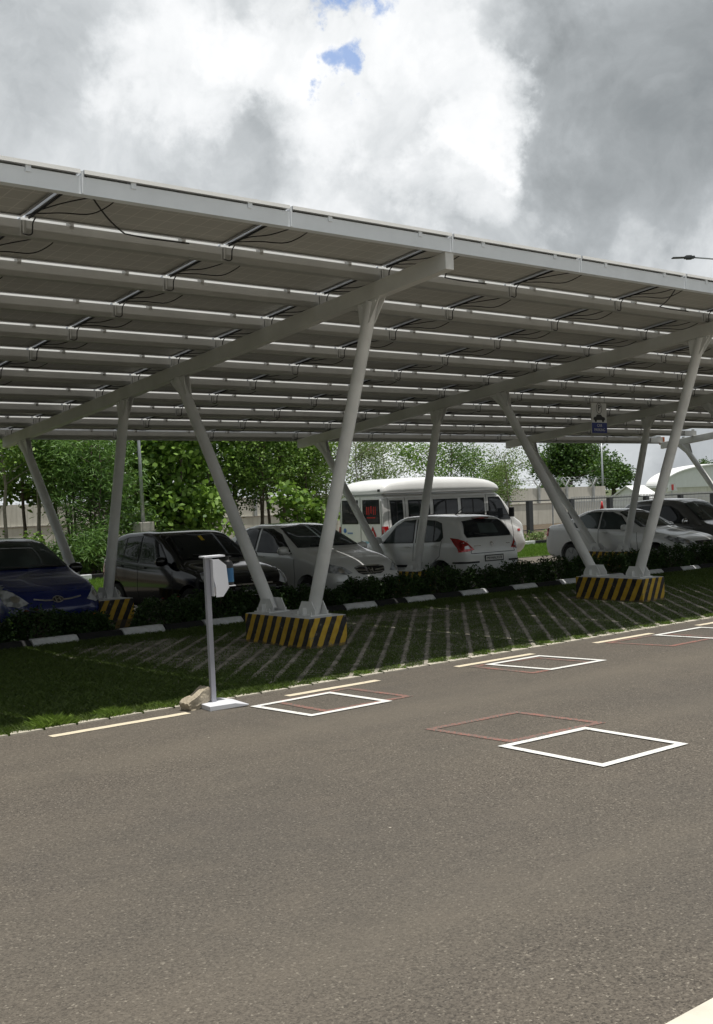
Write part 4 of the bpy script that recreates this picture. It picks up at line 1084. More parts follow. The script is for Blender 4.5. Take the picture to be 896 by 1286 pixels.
for sgy in (1,):
    c.decal('swoosh', M['sticker_pale'] if False else M['stickerblue'], [('side', [(3.3, .95), (4.0, 1.02), (4.9, .98), (4.1, .93), (3.5, .86)], -1), ('side', [(3.3, .95), (4.0, 1.02), (4.9, .98), (4.1, .93), (3.5, .86)], 1), ('side', [(3.6, .82), (4.3, .90), (4.95, .88), (4.3, .82)], 1)], .009)
m_ = MB(); 
text_mesh('Traveller', .16, 'lettering', M['ink'], rt, Matrix(((-1, 0, 0, 4.08), (0, 0, 1, .945), (0, 1, 0, 1.09), (0, 0, 0, 1))), .003)
h, _, _ = c.cast('rear', -.3, 1.02)
text_mesh('www.travels.com' if False else 'www', .10, 'lettering', M['stickerblue'], rt, Matrix(((0, 0, 1, h.x+.01), (1, 0, 0, -.42), (0, 1, 0, 1.0), (0, 0, 0, 1))), .002)
c.decal('fuel_cap', M['black'], [('side', [(4.83+.06*math.cos(a), 1.06+.06*math.sin(a)) for a in np.arange(0, 6.2, .5)], 1)], .012)
c.decal('side_badge', M['red'], [('side', [(.28, .84), (.42, .84), (.42, .90), (.28, .90)], 1)], .009)
for sg in (-1, 1):
    m_ = MB(); m_.box(.80, .86, min(sg*.98, sg*1.14), max(sg*.98, sg*1.14), 1.24, 1.50); m_.bar((.9, sg*.85, 1.3), (.83, sg*1.0, 1.3), .02, .02); m_.build('mirror', M['black'], rt, bevel=.02)
c.decal('door_handle', M['black'], [('rear', [(.06, 1.10), (.18, 1.10), (.18, 1.13), (.06, 1.13)], 1)], .02)
put(rt, 25.80, 23.35, R(180), 1.04)

# ------------------------------------------------------------------ vegetation
def leaf_mesh(name, pos, L, Wd, mat, parent, droop=0., up=.5, seed=0):
    r_ = np.random.default_rng(seed); n = len(pos)
    d = r_.normal(size=(n, 3)); d[:, 2] = d[:, 2]*.5-droop; d /= np.linalg.norm(d, axis=1)[:, None]
    nr = r_.normal(size=(n, 3)); nr[:, 2] += up*2
    s_ = np.cross(d, nr); s_ /= np.linalg.norm(s_, axis=1)[:, None]+1e-9
    nn = np.cross(s_, d)
    LL = (L*r_.uniform(.65, 1.25, n))[:, None]; WW = (Wd*r_.uniform(.7, 1.2, n))[:, None]
    V = np.zeros((n, 6, 3)); p = pos
    V[:, 0] = p; V[:, 1] = p+d*LL*.35+s_*WW*.5+nn*WW*.08; V[:, 2] = p+d*LL*.75+s_*WW*.38-nn*LL*.04; V[:, 3] = p+d*LL-nn*LL*.15
    V[:, 4] = p+d*LL*.75-s_*WW*.38-nn*LL*.04; V[:, 5] = p+d*LL*.35-s_*WW*.5+nn*WW*.08
    me = bpy.data.meshes.new(name); me.vertices.add(n*6); me.vertices.foreach_set('co', V.reshape(-1))
    me.loops.add(n*6); me.loops.foreach_set('vertex_index', np.arange(n*6, dtype=np.int32))
    me.polygons.add(n); me.polygons.foreach_set('loop_start', np.arange(0, n*6, 6, dtype=np.int32)); me.polygons.foreach_set('loop_total', np.full(n, 6, dtype=np.int32))
    me.update(calc_edges=True); me.materials.append(mat)
    o = bpy.data.objects.new(name, me); COL.objects.link(o); o.parent = parent; return o
def tree(x, y, H, cw, kind, label, seed, c0=.30, bark='bark', nl=None, trunks=1, group='young trees along the compound wall', cat='tree', name='leafy_tree', gz=GZ):
    r_ = random.Random(seed)
    root = empty(name, (x, y, gz), r_.uniform(0, 6), label=label, cat=cat, group=group)
    tips = []; tm = MB()
    for k_ in range(trunks):
        bx, by = (r_.uniform(-.25, .25), r_.uniform(-.25, .25)) if trunks > 1 else (0, 0)
        rb = (.035 if trunks > 1 else .05)*(H/4.5)
        pts = []; px, py = bx, by; n = 8
        for i in range(n+1):
            pts.append((px, py, H*.92*i/n-.05)); px += r_.uniform(-.06, .06)*H/5+bx*.12; py += r_.uniform(-.06, .06)*H/5+by*.12
        tm.tube(pts, [rb*(1-.8*i/n)+.006 for i in range(n+1)], 8)
        nb = int(9+H*1.5)
        for b in range(nb):
            t_ = c0+(1-c0)*(b+r_.random())/nb
            i = min(n-1, int(t_*n)); fr = t_*n-i
            p = Vector(pts[i]).lerp(Vector(pts[i+1]), fr)
            a = r_.uniform(0, 2*math.pi); ln = cw*.5*(.45+.7*r_.random())*(1.15-.75*abs(t_-.55)*1.3)
            up = r_.uniform(.1, .7)
            q = p+Vector((math.cos(a)*ln, math.sin(a)*ln, ln*up)); mid = p.lerp(q, .5)+Vector((0, 0, ln*.08))
            tm.tube([p, mid, q], [rb*.35*(1-t_*.5)+.004, rb*.22+.003, .004], 5)
            for s_ in (.45, .7, .9, 1.05): tips.append(p.lerp(q, s_)+Vector((r_.gauss(0, .12), r_.gauss(0, .12), r_.gauss(0, .12)))*(cw/2.2))
    tm.build('trunk', M[bark], root, smooth=True)
    K = dict(broad=(.21, .14, 'leaf_a', .25, .4, 3400, .24), mid=(.13, .07, 'leaf_b', .15, .4, 5200, .24), narrow=(.22, .028, 'leaf_d', .55, .2, 6500, .28), dark=(.12, .06, 'leaf_c', .2, .4, 7000, .28), pale=(.11, .045, 'leaf_p', .25, .4, 3400, .25), big=(.30, .20, 'leaf_c', .2, .4, 9000, .5))[kind]
    n = nl or K[5]; rr = np.random.default_rng(seed)
    T = np.array([tuple(t_) for t_ in tips]); wt = rr.random(len(T))**1.4+.12; wt /= wt.sum()
    idx = rr.choice(len(T), n, p=wt)
    pos = T[idx]+rr.normal(size=(n, 3))*K[6]*np.array([1, 1, .75])*(cw/2.4)
    pos[:, 2] = np.maximum(pos[:, 2], .05)
    leaf_mesh('crown', pos, K[0], K[1], M[K[2]], root, K[3], K[4], seed)
    return root
def xat(px, y, v=640): return atY(px, v, y).x
TR = [
 (8, 33, 6.0, 2.6, 'mid', 'slender leafy tree at the far left edge beyond the blue car', 1, .48, 'palebark', None, 1),
 (48, 34.5, 6.2, 2.6, 'narrow', 'tall thin tree with drooping narrow leaves left of the leaning rear column', 2, .5, 'palebark', None, 1),
 (88, 32.5, 5.4, 2.4, 'narrow', 'feathery clump of drooping narrow leaves left of the pale rear column', 3, .45, 'bark', None, 3),
 (118, 31.5, 4.3, 2.3, 'narrow', 'bushy bamboo-like clump right above the blue car door mirror', 4, .40, 'bark', 6500, 4),
 (150, 34, 5.0, 2.4, 'mid', 'dense young tree just behind the foremost rear column', 5, .3, 'bark', None, 2),
 (188, 33.5, 6.2, 2.5, 'broad', 'large-leaved tree directly behind the slim grey lamp pole', 6, .22, 'bark', 3800, 1),
 (222, 32.5, 5.8, 2.5, 'broad', 'big bright-leaved tree above the black hatchback roof', 7, .22, 'bark', 4200, 1),
 (262, 34, 6.3, 2.6, 'broad', 'broad-leaved tree seen left of the sloping column above the black car', 8, .25, 'bark', 3800, 1),
 (296, 35, 6.4, 2.6, 'dark', 'darker dense tree right of the sloping column above the black car', 9, .3, 'bark', None, 1),
 (326, 33.5, 5.9, 2.5, 'mid', 'medium green tree with twin stems over the silver sedan', 10, .38, 'bark', None, 2),
 (356, 35, 6.0, 2.6, 'mid', 'leafy thin-stemmed tree over the silver sedan roof', 11, .42, 'bark', 4600, 2),
 (386, 34, 5.6, 2.5, 'mid', 'thin-stemmed tree behind the beam end over the silver sedan', 12, .42, 'bark', 4600, 1),
 (414, 36, 5.2, 2.5, 'pale', 'greyish green tree left of the minibus rear', 13, .3, 'palebark', 5200, 2),
 (450, 37.5, 5.0, 2.8, 'pale', 'airy pale tree rising over the minibus tail', 14, .3, 'palebark', 5200, 2),
 (488, 38.5, 4.6, 2.7, 'pale', 'small airy tree with sparse top over the minibus windows', 15, .3, 'palebark', 4200, 1),
 (538, 41, 4.8, 2.8, 'mid', 'round-topped small tree over the middle of the minibus roof', 16, .35, 'bark', 3600, 1),
 (566, 42, 5.2, 3.0, 'dark', 'dark leafy tree just right of the post over the minibus roof', 17, .35, 'bark', 3800, 1),
 (596, 43, 4.4, 2.8, 'mid', 'low tree over the front of the minibus roof', 18, .3, 'bark', 3200, 1),
 (640, 38, 4.3, 2.6, 'pale', 'sparse young tree with pale stem above the minibus nose', 19, .4, 'palebark', 3000, 1),
 (30, 36.5, 6.0, 2.6, 'broad', 'big-leaved tree behind the two thin trunks at the far left', 21, .4, 'bark', None, 1),
 (72, 37, 5.6, 2.6, 'mid', 'leafy tree filling the gap behind the pale leaning rear column', 22, .4, 'bark', None, 1),
 (240, 37, 6.0, 2.8, 'mid', 'finer-leaved tree behind the two big-leaved ones over the black hatchback', 23, .3, 'bark', None, 1),
 (340, 37.5, 6.0, 2.8, 'broad', 'broad-leaved tree behind the thin-stemmed ones over the silver sedan', 24, .4, 'bark', None, 1),
 (372, 38, 5.6, 2.7, 'mid', 'back-row tree against the wall behind the silver sedan', 25, .4, 'bark', None, 1),
 (622, 44, 3.9, 2.4, 'mid', 'small bright tree partly behind the minibus front', 20, .3, 'bark', 3800, 1),
]
for px, y, H, cw, kind, lab, sd, c0, bk, nl, tk in TR:
    tree(xat(px, y), y, H*.98, cw, kind, lab, sd, c0, bk, nl, tk)
for k_, (x_, kind) in enumerate(((4.5, 'mid'), (6.6, 'broad'), (9.0, 'narrow'), (11.3, 'dark'), (1.8, 'dark'))):
    tree(x_, 33.5+.7*math.sin(k_*2), 5.6+.5*math.cos(k_*3), 2.5, kind, ['leafy tree outside the left edge beyond the blue car, first out of frame', 'big-leaved tree outside the left edge of the picture', 'feathery tree just outside the left edge of the picture', 'dark tree cut by the left edge beyond the blue car', 'dark tree farthest outside the left edge'][k_], 30+k_, .35)
# understorey shrubs
BU = [(62, 31, .8, 1.2, 'dark', 'dark shrub under the trees by the blue car roof'), (98, 31.5, 1.0, 1.3, 'mid', 'tall shrub between the blue car and the pale rear column'), (120, 30.3, 1.3, 1.6, 'narrow', 'low tufted shrub at the lawn edge left of the black hatchback'), (150, 31, 1.8, 1.7, 'dark', 'dark shrub beside the tail of the black hatchback'), (205, 32, 2.0, 1.8, 'broad', 'large-leaved shrub right of the lamp pole plinth'), (250, 32, 1.9, 1.7, 'broad', 'large-leaved shrub above the middle of the black hatchback roof'), (368, 31.5, 2.6, 1.0, 'broad', 'single big-leaved plant in front of the cream wall above the silver sedan'), (398, 33, 2.1, 1.1, 'broad', 'bright leafy shrub left of the minibus rear doors'), (20, 32, .9, 1.3, 'mid', 'leafy shrub at the far left behind the blue car roof')]
for i, (px, y, H, cw, kind, lab) in enumerate(BU):
    tree(xat(px, y), y, H, cw, kind, lab, 60+i, .15, 'bark', {'broad': 700, 'narrow': 2600, 'mid': 2200, 'dark': 2600}[kind], 3, 'shrubs under the trees', 'shrub', 'leafy_shrub')
# dried clumps by the fence post
for i, (px, y) in enumerate(((660, 29.2), (668, 29.4), (680, 29.3))):
    tree(xat(px, y), y, .45, .6, 'pale', ['withered brown clump left of the dark fence post', 'withered brown clump at the foot of the dark fence post', 'small dry clump right of the dark fence post'][i], 80+i, .1, 'bark', 260, 2, 'dry clumps by the far fence', 'dry plant', 'dry_plant')
# big far tree and a distant top
def bigtree(px, y, H, W_, seed, label, n, z0=1.5):
    root = empty('mango_tree' if W_ > 8 else 'distant_tree', (xat(px, y), y, GZ), label=label, cat='tree')
    r_ = random.Random(seed); tm = MB()
    tm.tube([(0, 0, 0), (.1, .1, H*.25), (0, 0, H*.45)], [.35, .28, .2], 10); tips = []
    for k_ in range(34):
        a = r_.uniform(0, 6.28); e_ = r_.uniform(.1, 1.4); rr = W_*.5*(.5+.5*r_.random())
        q = Vector((math.cos(a)*math.cos(e_)*rr, math.sin(a)*math.cos(e_)*rr, H*.42+math.sin(e_)*H*.52*(.75+.25*r_.random())))
        tm.tube([(0, 0, H*.35), Vector((0, 0, H*.35)).lerp(q, .5)+Vector((0, 0, .2)), q], [.13, .08, .02], 6)
        for s_ in (.6, .8, .95, 1.): tips.append(Vector((0, 0, H*.4)).lerp(q, s_))
    tm.build('trunk', M['bark'], root, smooth=True)
    T = np.array([tuple(t_) for t_ in tips]); rr = np.random.default_rng(seed); idx = rr.integers(0, len(T), n)
    pos = T[idx]+rr.normal(size=(n, 3))*W_*.058; leaf_mesh('crown', pos, .34, .20, M['leaf_c'], root, .2, .4, seed)
bigtree(718, 82, 8.3, 11.5, 5, 'large dark round-crowned tree beyond the compound wall', 15000)
bigtree(772, 86, 5.3, 6, 6, 'smaller dark tree right of the large round tree beyond the wall', 5000)
bigtree(888, 125, 7.2, 7, 8, 'tree top just showing over the white arched shed roof', 4000)
bigtree(700, 60, 2.9, 3.2, 12, 'small yellowish tree at the foot of the large tree behind the wall', 2200)

# unseen tree belt added behind and left, to darken low sky light and reflections
rr = np.random.default_rng(77); n = 30000
k1 = rr.random(n) < .6
wx = np.where(k1, rr.uniform(-60, 70, n), rr.uniform(-34, -27, n)); wy = np.where(k1, rr.uniform(-34, -27, n), rr.uniform(-34, 46, n))
hh = 6.5+2.2*np.sin(wx*.31+1)+1.6*np.sin(wy*.37)+1.2*np.sin(wx*.9+wy*.7)
wp = np.stack([wx, wy, GZ+hh*rr.random(n)**.8], 1)
o = leaf_mesh('sky_screen_trees', wp, 1.1, .8, M['leaf_c'], None, .2, .4, 5); tag(o, 'added out-of-view tree belt behind and left of the viewpoint, screening low sky light', 'sky_screen_trees', kind='stuff')
# hedge
HD = [(6.35, .9, .52), (7.25, 1.0, .56), (8.0, .7, .42), (9.35, 1.1, .55), (10.25, 1.1, .60), (11.1, .9, .58), (11.85, .8, .52), (13.3, .95, .58), (14.25, 1.0, .56), (15.25, 1.05, .66), (16.35, 1.1, .56), (17.4, 1.1, .60), (18.5, 1.05, .62), (19.5, .95, .58), (20.5, 1.0, .60), (21.5, 1.1, .62), (22.6, 1.1, .68), (23.8, 1.15, .66), (25.0, 1.1, .64), (26.1, 1.1, .6), (12.6, .7, .40)]
HL = ['dark hedge shrub at the left edge in front of the blue car', 'dark flowering hedge shrub in front of the blue car grille', 'small hedge shrub at the right front corner of the blue car', 'low hedge shrub in front of the black hatchback front wheel', 'low hedge shrub just left of the sanitiser stand post', 'low hedge shrub just right of the sanitiser stand', 'hedge shrub right behind the first striped front block', 'hedge shrub in front of the silver sedan grille', 'hedge shrub between the silver sedan and the white hatchback', 'tallest hedge shrub by the white hatchback rear wheel', 'hedge shrub below the white hatchback tail lamp', 'hedge shrub below the white hatchback number plate', 'hedge shrub between the white hatchback and the second striped block', 'hedge shrub left of the second striped front block', 'hedge shrub directly behind the second striped front block', 'hedge shrub below the white saloon doors', 'hedge shrub below the white saloon mirror', 'hedge shrub at the white saloon front wheel', 'hedge shrub below the white saloon headlight', 'hedge shrub at the far right end of the row', 'smallest hedge shrub, between the first striped block and the silver sedan']
for i, ((x, w_, h_), lab) in enumerate(zip(HD, HL)):
    root = empty('hedge_shrub', (x, 15.38, -.02), label=lab, cat='shrub', group='low hedge shrubs along the kerb')
    rr = np.random.default_rng(200+i); n = 3600
    th = rr.uniform(0, 2*math.pi, n); cz = rr.uniform(0, 1, n); rad = rr.uniform(.55, 1.0, n)**.5
    lump = 1+.16*np.sin(th*3+i)+.12*np.sin(th*5+2*i+cz*4)
    s_ = np.sqrt(1-(cz*.9)**2)
    h_ *= .9
    pos = np.stack([np.cos(th)*s_*rad*lump*w_*.58, np.sin(th)*s_*rad*lump*.36, .03+cz*h_*.92*rad**.5*(1+.1*np.sin(th*4+i*2))], 1)
    pos += rr.normal(size=(n, 3))*.018
    leaf_mesh('foliage', pos, .05, .028, M['leaf_h'], root, .0, .5, 300+i)
    tm = MB(); rd = random.Random(i)
    for k_ in range(14):
        a = rd.uniform(0, 6.28); e_ = rd.uniform(.2, 1.); q = (math.cos(a)*w_*.45*e_, math.sin(a)*.3*e_, h_*(.95-.25*e_)+.04)
        tm.tube([(q[0]*.15, q[1]*.15, 0), (q[0]*.6, q[1]*.6, h_*.4), q], [.008, .006, .003], 5)
    tm.build('stem', M['bark'], root)
    if i in (1, 3):
        fl = MB()
        for k_ in range(3): 
            a = rd.uniform(-1, 1); p = Vector((a*w_*.4, -.15+rd.uniform(-.1, .1), h_*.98))
            for q in range(5):
                t_ = q*1.256; fl.add([p, p+Vector((math.cos(t_)*.02, math.sin(t_)*.02, .012)), p+Vector((math.cos(t_+.9)*.02, math.sin(t_+.9)*.02, .012))], [(0, 1, 2)])
        fl.build('flower', M['red'], root)

# ------------------------------------------------------------------ compound wall, fence, sheds, lamps
root = empty('compound_wall', (30, 45, GZ), label='long cream rendered boundary wall with a ledge and barbed wire arms on top', cat='wall')
def rel(m_, o): m_.v = [(a-o[0], b-o[1], c_-o[2]) for a, b, c_ in m_.v]; return m_
O = (30, 45, GZ)
m_ = MB(); m_.box(-20, 59.2, 44.9, 45.1, GZ-.1, 1.13); rel(m_, O).build('wall_panel', M['wall'], root)
m_ = MB(); m_.box(-20, 59.2, 45.0, 45.12, 1.131, 2.05); rel(m_, O).build('upper_wall_panel', M['wall'], root)
m_ = MB(); m_.box(-20, 59.2, 44.86, 44.998, 1.131, 1.17); rel(m_, O).build('ledge', M['concrete'], root)
xs = np.arange(12, 60, 2.55)[:19]
for x in xs:
    m_ = MB(); m_.box(x-.06, x+.06, 44.86, 44.98, 1.171, 2.12); m_.bar((x, 44.95, 2.1), (x, 44.62, 2.52), .05, .05); m_.bar((x, 44.95, 2.1), (x, 45.30, 2.52), .05, .05)
    m_.bar((x, 44.95, 2.1), (x-.42, 44.95, 2.50), .05, .05); m_.bar((x, 44.95, 2.1), (x+.36, 44.95, 2.60), .05, .05)
    rel(m_, O).build('wire_post', M['pale'], root)
m_ = MB()
for yy, zz in ((44.62, 2.50), (45.3, 2.50), (44.78, 2.32), (45.14, 2.32)): m_.tube([(12, yy, zz), (59., yy, zz)], .010, 4)
# coiled wire
pts = [(12+t_*.045, 44.95+.22*math.cos(t_*.6), 2.42+.24*math.sin(t_*.6)) for t_ in range(1045)]
m_.tube(pts, .009, 3, cap=False); rel(m_, O).build('barbed_wire', M['galv'], root)

root = empty('rail_fence', (40, 35, GZ), label='dark steel rail fence with square posts beyond the white saloon', cat='fence')
O = (40, 35, GZ)
for x in (34.55, 37.5, 40.45, 43.4, 46.35, 49.3, 52.3, 55.3, 58.3):
    m_ = MB(); m_.box(x-.13, x+.13, 34.9, 35.1, GZ-.05, 1.42); rel(m_, O).build('post', M['darkpost'], root)
m_ = MB(); m_.box(34.2, 60, 34.97, 35.03, 1.421, 1.47); m_.box(34.2, 60, 34.98, 35.02, .1, .14); rel(m_, O).build('rail', M['darkpost'], root)
for x in (42.0, 38.9):
    m_ = MB(); m_.tube([(x, 34.95, GZ), (x+.02, 34.95, 1.42)], .035, 8); rel(m_, O).build('pipe', M['galv'], root)
root = empty('picket_fence', (50, 39, GZ), label='pale picket fence panels just behind the dark rail fence', cat='fence'); O = (50, 39, GZ)
m_ = MB()
x = 48.4
while x < 66: m_.box(x, x+.05, 39, 39.03, GZ, 1.52); x += .14
m_.box(48.4, 66, 39.031, 39.06, 1.2, 1.26); m_.box(48.4, 66, 39.031, 39.06, .3, .36); rel(m_, O).build('pickets', M['pale'], root)
# traffic cone / orange hydrant post beside fence
root = empty('red_marker_post', (49.0, 37.5, GZ), label='small red and white marker post beside the dark fence', cat='marker post')
m_ = MB(); m_.tube([(0, 0, 0), (0, 0, .9)], [.12, .09], 12); m_.build('lower_post', M['plate'], root, smooth=True)
m_ = MB(); m_.tube([(0, 0, .901), (0, 0, 1.35)], [.11, .03], 12); m_.build('red_top', M['red'], root, smooth=True)
# sheds
def shed(x0, x1, y0, y1, ze, zr, label, arch=False):
    cx_ = (x0+x1)/2; root = empty('shed', (cx_, y0, GZ), label=label, cat='shed'); O = (cx_, y0, GZ)
    m_ = MB(); m_.box(x0+.15, x1-.15, y0+.15, y1-.15, GZ-.2, ze); rel(m_, O).build('wall', M['pale'] if not arch else M['wall'], root)
    m_ = MB()
    if arch:
        n = 40; P = []
        for k_ in range(n+1):
            a = math.pi*k_/n; P.append((x0+(x1-x0)*(1-math.cos(a))/2, ze+(zr-ze)*math.sin(a)**.9))
        vs = [(x, y0-.3, z) for x, z in P]+[(x, y1, z) for x, z in P]+[(x, y0-.3, z-.12) for x, z in P]
        m_.add(vs, [(k_, k_+1, n+2+k_, n+1+k_) for k_ in range(n)]+[(2*n+2+k_, 2*n+3+k_, k_+1, k_) for k_ in range(n)])
        m_.add([(x, y0+.01, z-.02) for x, z in P], [list(range(n+1))])
        for k_ in range(1, n, 1):
            a = P[k_]; pass
    else:
        yr = (y0+y1)/2
        vs = [(x0, y0, ze), (x1, y0, ze), (x0, yr, zr), (x1, yr, zr), (x0, y1, ze), (x1, y1, ze)]
        vs += [(a, b, c_-.08) for a, b, c_ in vs]
        m_.add(vs, [(0, 1, 3, 2), (2, 3, 5, 4), (6, 8, 9, 7), (8, 10, 11, 9), (0, 6, 7, 1), (4, 5, 11, 10), (0, 2, 8, 6), (2, 4, 10, 8), (1, 7, 9, 3), (3, 9, 11, 5)])
        m_.add([(x0+.2, y0+.15, ze-.05), (x0+.2, y1-.15, ze-.05), (x0+.2, yr, zr-.1)], [(0, 1, 2)]); m_.add([(x1-.2, y0+.15, ze-.05), (x1-.2, y1-.15, ze-.05), (x1-.2, yr, zr-.1)], [(0, 2, 1)])
    rel(m_, O).build('roof', M['roofwhite'], root)
shed(atY(786, 610, 49.4).x, atY(809, 610, 49.4).x, 47., 51.8, .65, 2.04, 'small white ridged tent roof at the end of the cream wall', False)
xa = atY(830, 613, 75).x
shed(xa, xa+26, 75, 77, 1.75, 4.35, 'large white arched-roof shed at the right edge beyond the fence', True)
# warning board on the fence line
root = empty('warning_board', (atY(844, 616, 60).x, 60, GZ), label='small triangular warning board in front of the arched shed', cat='sign')
m_ = MB(); m_.tube([(0, 0, 0), (0, 0, 1.6)], .05, 8); m_.build('post', M['galv'], root)
m_ = MB(); m_.prism([(-.75, 1.55), (.75, 1.55), (.45, 2.25), (-.45, 2.25)], Matrix(((1, 0, 0, 0), (0, 0, 1, -.08), (0, 1, 0, 0), (0, 0, 0, 1))), .03); m_.build('board', M['pale'], root)
m_ = MB(); m_.box(-.16, .16, -.095, -.082, 1.65, 2.15); m_.build('red_mark', M['red'], root)

def lamp(x, y, H, label, arms, lean=(0, 0), plinth=None, rad=.06, hl=1.2, group='street lamps beyond the carport'):
    root = empty('street_lamp', (x, y, GZ), label=label, cat='street lamp', group=group)
    root.rotation_euler = (R(lean[0]), R(lean[1]), 0)
    z0 = 0
    if plinth: m_ = MB(); m_.box(-.23, .23, -.23, .23, 0, plinth); m_.build('plinth', M['concrete'], root, bevel=.01); z0 = plinth
    m_ = MB(); m_.tube([(0, 0, z0+.001), (0, 0, H*.5), (0, 0, H)], [rad, rad*.85, rad*.6], 12); m_.build('pole', M['galv'], root, smooth=True)
    for ax, ay, up in arms:
        d = Vector((ax, ay, 0)); e_ = d*hl+Vector((0, 0, H+up))
        m_ = MB(); m_.tube([(0, 0, H-.15), d*hl*.3+Vector((0, 0, H-.15+(up+.15)*.5)), e_], [.04, .035, .03], 8); m_.build('arm', M['galv'], root, smooth=True)
        m_ = MB(); m_.bar(e_-d*.08, e_+d*.28, .20, .09); m_.bar(e_+d*.28, e_+d*.72, .24, .035); m_.bar(e_+d*.02, e_+d*.22, .1, .16); m_.build('lamp_head', M['darkpost'], root, bevel=.012)
lamp(xat(181, 30), 30, 6.5, 'slim grey lamp pole on a cream plinth behind the black hatchback', [(1, 0, .3)], lean=(0, -1.4), plinth=1.47)
p = atY(757, 600, 56); lamp(p.x, 56, 5.55, 'grey lamp pole with two arms in front of the big dark tree', [(-.7, .7, .12), (.7, -.7, .12)], rad=.09)
p = atY(473, 600, 56); lamp(p.x, 56, 5.5, 'grey lamp pole with an angled arm above the minibus tail', [(.85, -.5, .35)], rad=.09)
# tall lamp whose head reaches into the sky at the right
d = wray(845, 324); t_ = 42; hd = Vector((d[0]*t_, d[1]*t_, EYE+d[2]*t_))
dd = (Vector(wray(935, 320))-Vector(wray(845, 324))); dd.z = 0; dd.normalize(); arm = 2.7
bp = hd+dd*(arm+.7)
lamp(bp.x, bp.y, hd.z-GZ-.25, 'tall street lamp whose flat head juts into the sky at the right edge', [(-dd.x, -dd.y, .25)], hl=arm, rad=.09)

# ------------------------------------------------------------------ world and sun
sun_v = Vector((.08, -.105, 1)).normalized()
el = math.asin(sun_v.z); az = math.atan2(sun_v.x, sun_v.y)
w = bpy.data.worlds.new('World'); scene.world = w; w.use_nodes = True
nt = w.node_tree; N_ = nt.nodes; L_ = nt.links
bg = N_['Background']; bg.inputs['Strength'].default_value = .12
sky = N_.new('ShaderNodeTexSky'); sky.sky_type = 'NISHITA'; sky.sun_disc = False; sky.sun_elevation = el; sky.sun_rotation = az
tc = N_.new('ShaderNodeTexCoord')
def wm(op, a, b=None, c=None, clamp=False):
    m_ = N_.new('ShaderNodeMath'); m_.operation = op; m_.use_clamp = clamp
    for i, q in enumerate((a, b, c)):
        if q is None: continue
        if hasattr(q, 'links'): L_.new(q, m_.inputs[i])
        else: m_.inputs[i].default_value = q
    return m_.outputs[0]
nrm = N_.new('ShaderNodeVectorMath'); nrm.operation = 'NORMALIZE'; L_.new(tc.outputs['Generated'], nrm.inputs[0]); dirv = nrm.outputs[0]
# warp the directions so that the cloud masses get ragged edges
wn = N_.new('ShaderNodeTexNoise'); wn.inputs['Scale'].default_value = 5.0; wn.inputs['Detail'].default_value = 6; L_.new(dirv, wn.inputs['Vector'])
ws = N_.new('ShaderNodeVectorMath'); ws.operation = 'SUBTRACT'; L_.new(wn.outputs['Color'], ws.inputs[0]); ws.inputs[1].default_value = (.5, .5, .5)
wk = N_.new('ShaderNodeVectorMath'); wk.operation = 'SCALE'; L_.new(ws.outputs[0], wk.inputs[0]); wk.inputs['Scale'].default_value = .22
wa = N_.new('ShaderNodeVectorMath'); wa.operation = 'ADD'; L_.new(dirv, wa.inputs[0]); L_.new(wk.outputs[0], wa.inputs[1])
nn_ = N_.new('ShaderNodeVectorMath'); nn_.operation = 'NORMALIZE'; L_.new(wa.outputs[0], nn_.inputs[0]); wdir = nn_.outputs[0]
w2n = N_.new('ShaderNodeTexNoise'); w2n.inputs['Scale'].default_value = 15.0; w2n.inputs['Detail'].default_value = 7; w2n.inputs['Roughness'].default_value = .6; L_.new(dirv, w2n.inputs['Vector'])
w2s = N_.new('ShaderNodeVectorMath'); w2s.operation = 'SUBTRACT'; L_.new(w2n.outputs['Color'], w2s.inputs[0]); w2s.inputs[1].default_value = (.5, .5, .5)
w2k = N_.new('ShaderNodeVectorMath'); w2k.operation = 'SCALE'; L_.new(w2s.outputs[0], w2k.inputs[0]); w2k.inputs['Scale'].default_value = .16
w2a = N_.new('ShaderNodeVectorMath'); w2a.operation = 'ADD'; L_.new(dirv, w2a.inputs[0]); L_.new(w2k.outputs[0], w2a.inputs[1])
w2m = N_.new('ShaderNodeVectorMath'); w2m.operation = 'NORMALIZE'; L_.new(w2a.outputs[0], w2m.inputs[0]); bdir = w2m.outputs[0]
def blob(u, v, rad_deg, soft=.6, src=None):
    d_ = sky_dir(u, v); dp = N_.new('ShaderNodeVectorMath'); dp.operation = 'DOT_PRODUCT'; L_.new(src or bdir, dp.inputs[0]); dp.inputs[1].default_value = d_
    mr = N_.new('ShaderNodeMapRange'); mr.interpolation_type = 'SMOOTHSTEP'
    mr.inputs['From Min'].default_value = math.cos(R(rad_deg)); mr.inputs['From Max'].default_value = math.cos(R(rad_deg*(1-soft)))
    L_.new(dp.outputs['Value'], mr.inputs['Value']); return mr.outputs[0]
def noise(scale, detail, rough=.55, vec=None):
    x = N_.new('ShaderNodeTexNoise'); x.inputs['Scale'].default_value = scale; x.inputs['Detail'].default_value = detail; x.inputs['Roughness'].default_value = rough
    L_.new(vec or wdir, x.inputs['Vector']); return x.outputs['Fac']
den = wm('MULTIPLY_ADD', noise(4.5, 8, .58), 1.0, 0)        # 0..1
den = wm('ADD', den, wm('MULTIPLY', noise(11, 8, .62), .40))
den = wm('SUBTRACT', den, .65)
val = wm('MULTIPLY_ADD', den, 1.10, .42)
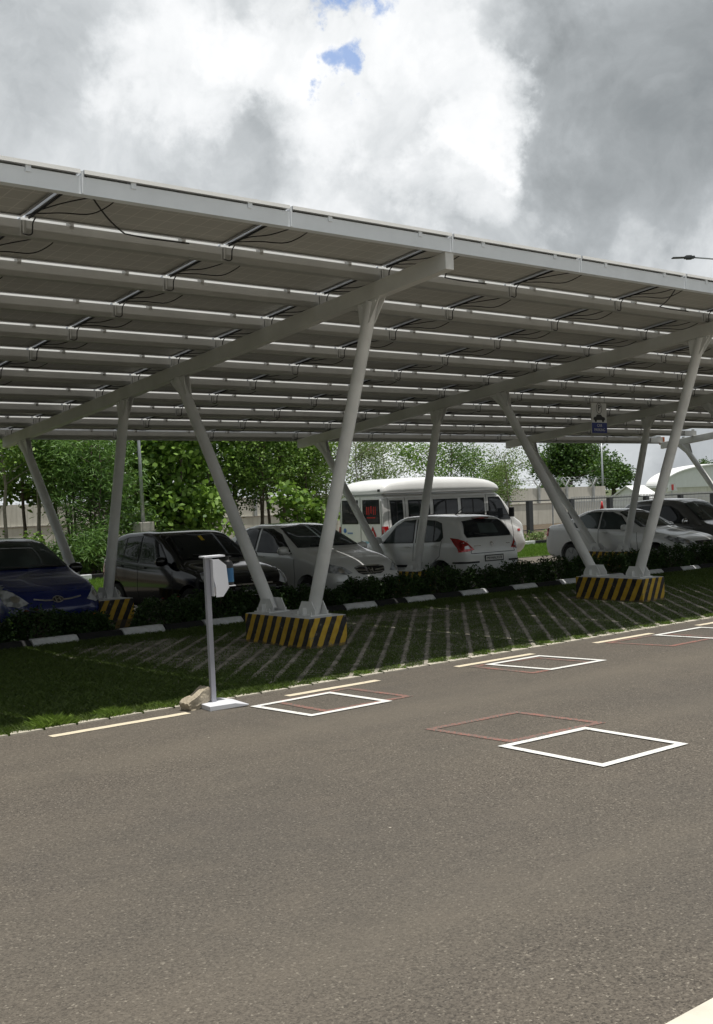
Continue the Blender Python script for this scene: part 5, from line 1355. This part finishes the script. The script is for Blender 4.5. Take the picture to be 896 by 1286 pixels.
for (u, v, r_, s_, amt) in [
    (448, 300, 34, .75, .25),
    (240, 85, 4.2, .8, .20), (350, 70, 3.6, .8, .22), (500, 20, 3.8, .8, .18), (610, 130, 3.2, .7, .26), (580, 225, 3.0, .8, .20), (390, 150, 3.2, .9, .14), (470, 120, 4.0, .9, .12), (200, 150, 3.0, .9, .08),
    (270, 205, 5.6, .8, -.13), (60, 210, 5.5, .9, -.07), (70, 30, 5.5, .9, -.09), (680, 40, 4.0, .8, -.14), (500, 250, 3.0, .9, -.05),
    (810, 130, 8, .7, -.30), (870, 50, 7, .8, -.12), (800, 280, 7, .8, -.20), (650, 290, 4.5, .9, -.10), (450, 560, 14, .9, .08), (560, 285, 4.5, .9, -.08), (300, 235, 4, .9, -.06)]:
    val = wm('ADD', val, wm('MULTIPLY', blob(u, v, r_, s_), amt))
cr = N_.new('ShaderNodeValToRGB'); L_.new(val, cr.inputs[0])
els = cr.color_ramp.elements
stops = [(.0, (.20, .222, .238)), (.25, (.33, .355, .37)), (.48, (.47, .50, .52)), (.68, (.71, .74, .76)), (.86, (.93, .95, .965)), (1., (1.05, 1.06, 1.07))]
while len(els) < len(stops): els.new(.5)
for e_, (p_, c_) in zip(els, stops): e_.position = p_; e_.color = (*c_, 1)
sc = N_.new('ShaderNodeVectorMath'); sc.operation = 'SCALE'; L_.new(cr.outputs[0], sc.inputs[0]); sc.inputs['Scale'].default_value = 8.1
# blue holes
hole = wm('ADD', blob(413, 94, 1.15, .8), wm('ADD', blob(462, 14, 1.5, .8), blob(408, -6, 1.3, .8)), None, True)
hn = wm('MULTIPLY_ADD', noise(17, 7, .65, dirv), 9.0, -3.9, True)
hole = wm('MULTIPLY', wm('MULTIPLY', hole, hn), .85)
bl = N_.new('ShaderNodeVectorMath'); bl.operation = 'SCALE'; L_.new(sky.outputs[0], bl.inputs[0]); bl.inputs['Scale'].default_value = 1.0
bc = N_.new('ShaderNodeMix'); bc.data_type = 'RGBA'; bc.inputs[0].default_value = .55; L_.new(bl.outputs[0], bc.inputs[6]); bc.inputs[7].default_value = (2.6, 4.2, 8.0, 1)
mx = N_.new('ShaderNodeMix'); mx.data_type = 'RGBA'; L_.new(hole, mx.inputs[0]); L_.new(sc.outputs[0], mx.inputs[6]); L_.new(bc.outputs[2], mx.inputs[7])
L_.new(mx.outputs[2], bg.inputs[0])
sd = bpy.data.lights.new('sun', 'SUN'); sd.energy = 4.3; sd.angle = R(.53); sd.color = (1., .96, .90)
so = bpy.data.objects.new('sun', sd); COL.objects.link(so); so.rotation_euler = (-sun_v).to_track_quat('-Z', 'Y').to_euler(); so.location = (0, 0, 30)

vs_ = scene.view_settings; scene.display_settings.display_device = 'sRGB'
vs_.view_transform = 'Standard'; vs_.look = 'None'; vs_.gamma = 1; vs_.exposure = 0.0; vs_.use_curve_mapping = False
scene.render.engine = 'CYCLES'
scene.render.resolution_x = 713; scene.render.resolution_y = 1024
scene.cycles.max_bounces = 7; scene.cycles.diffuse_bounces = 4
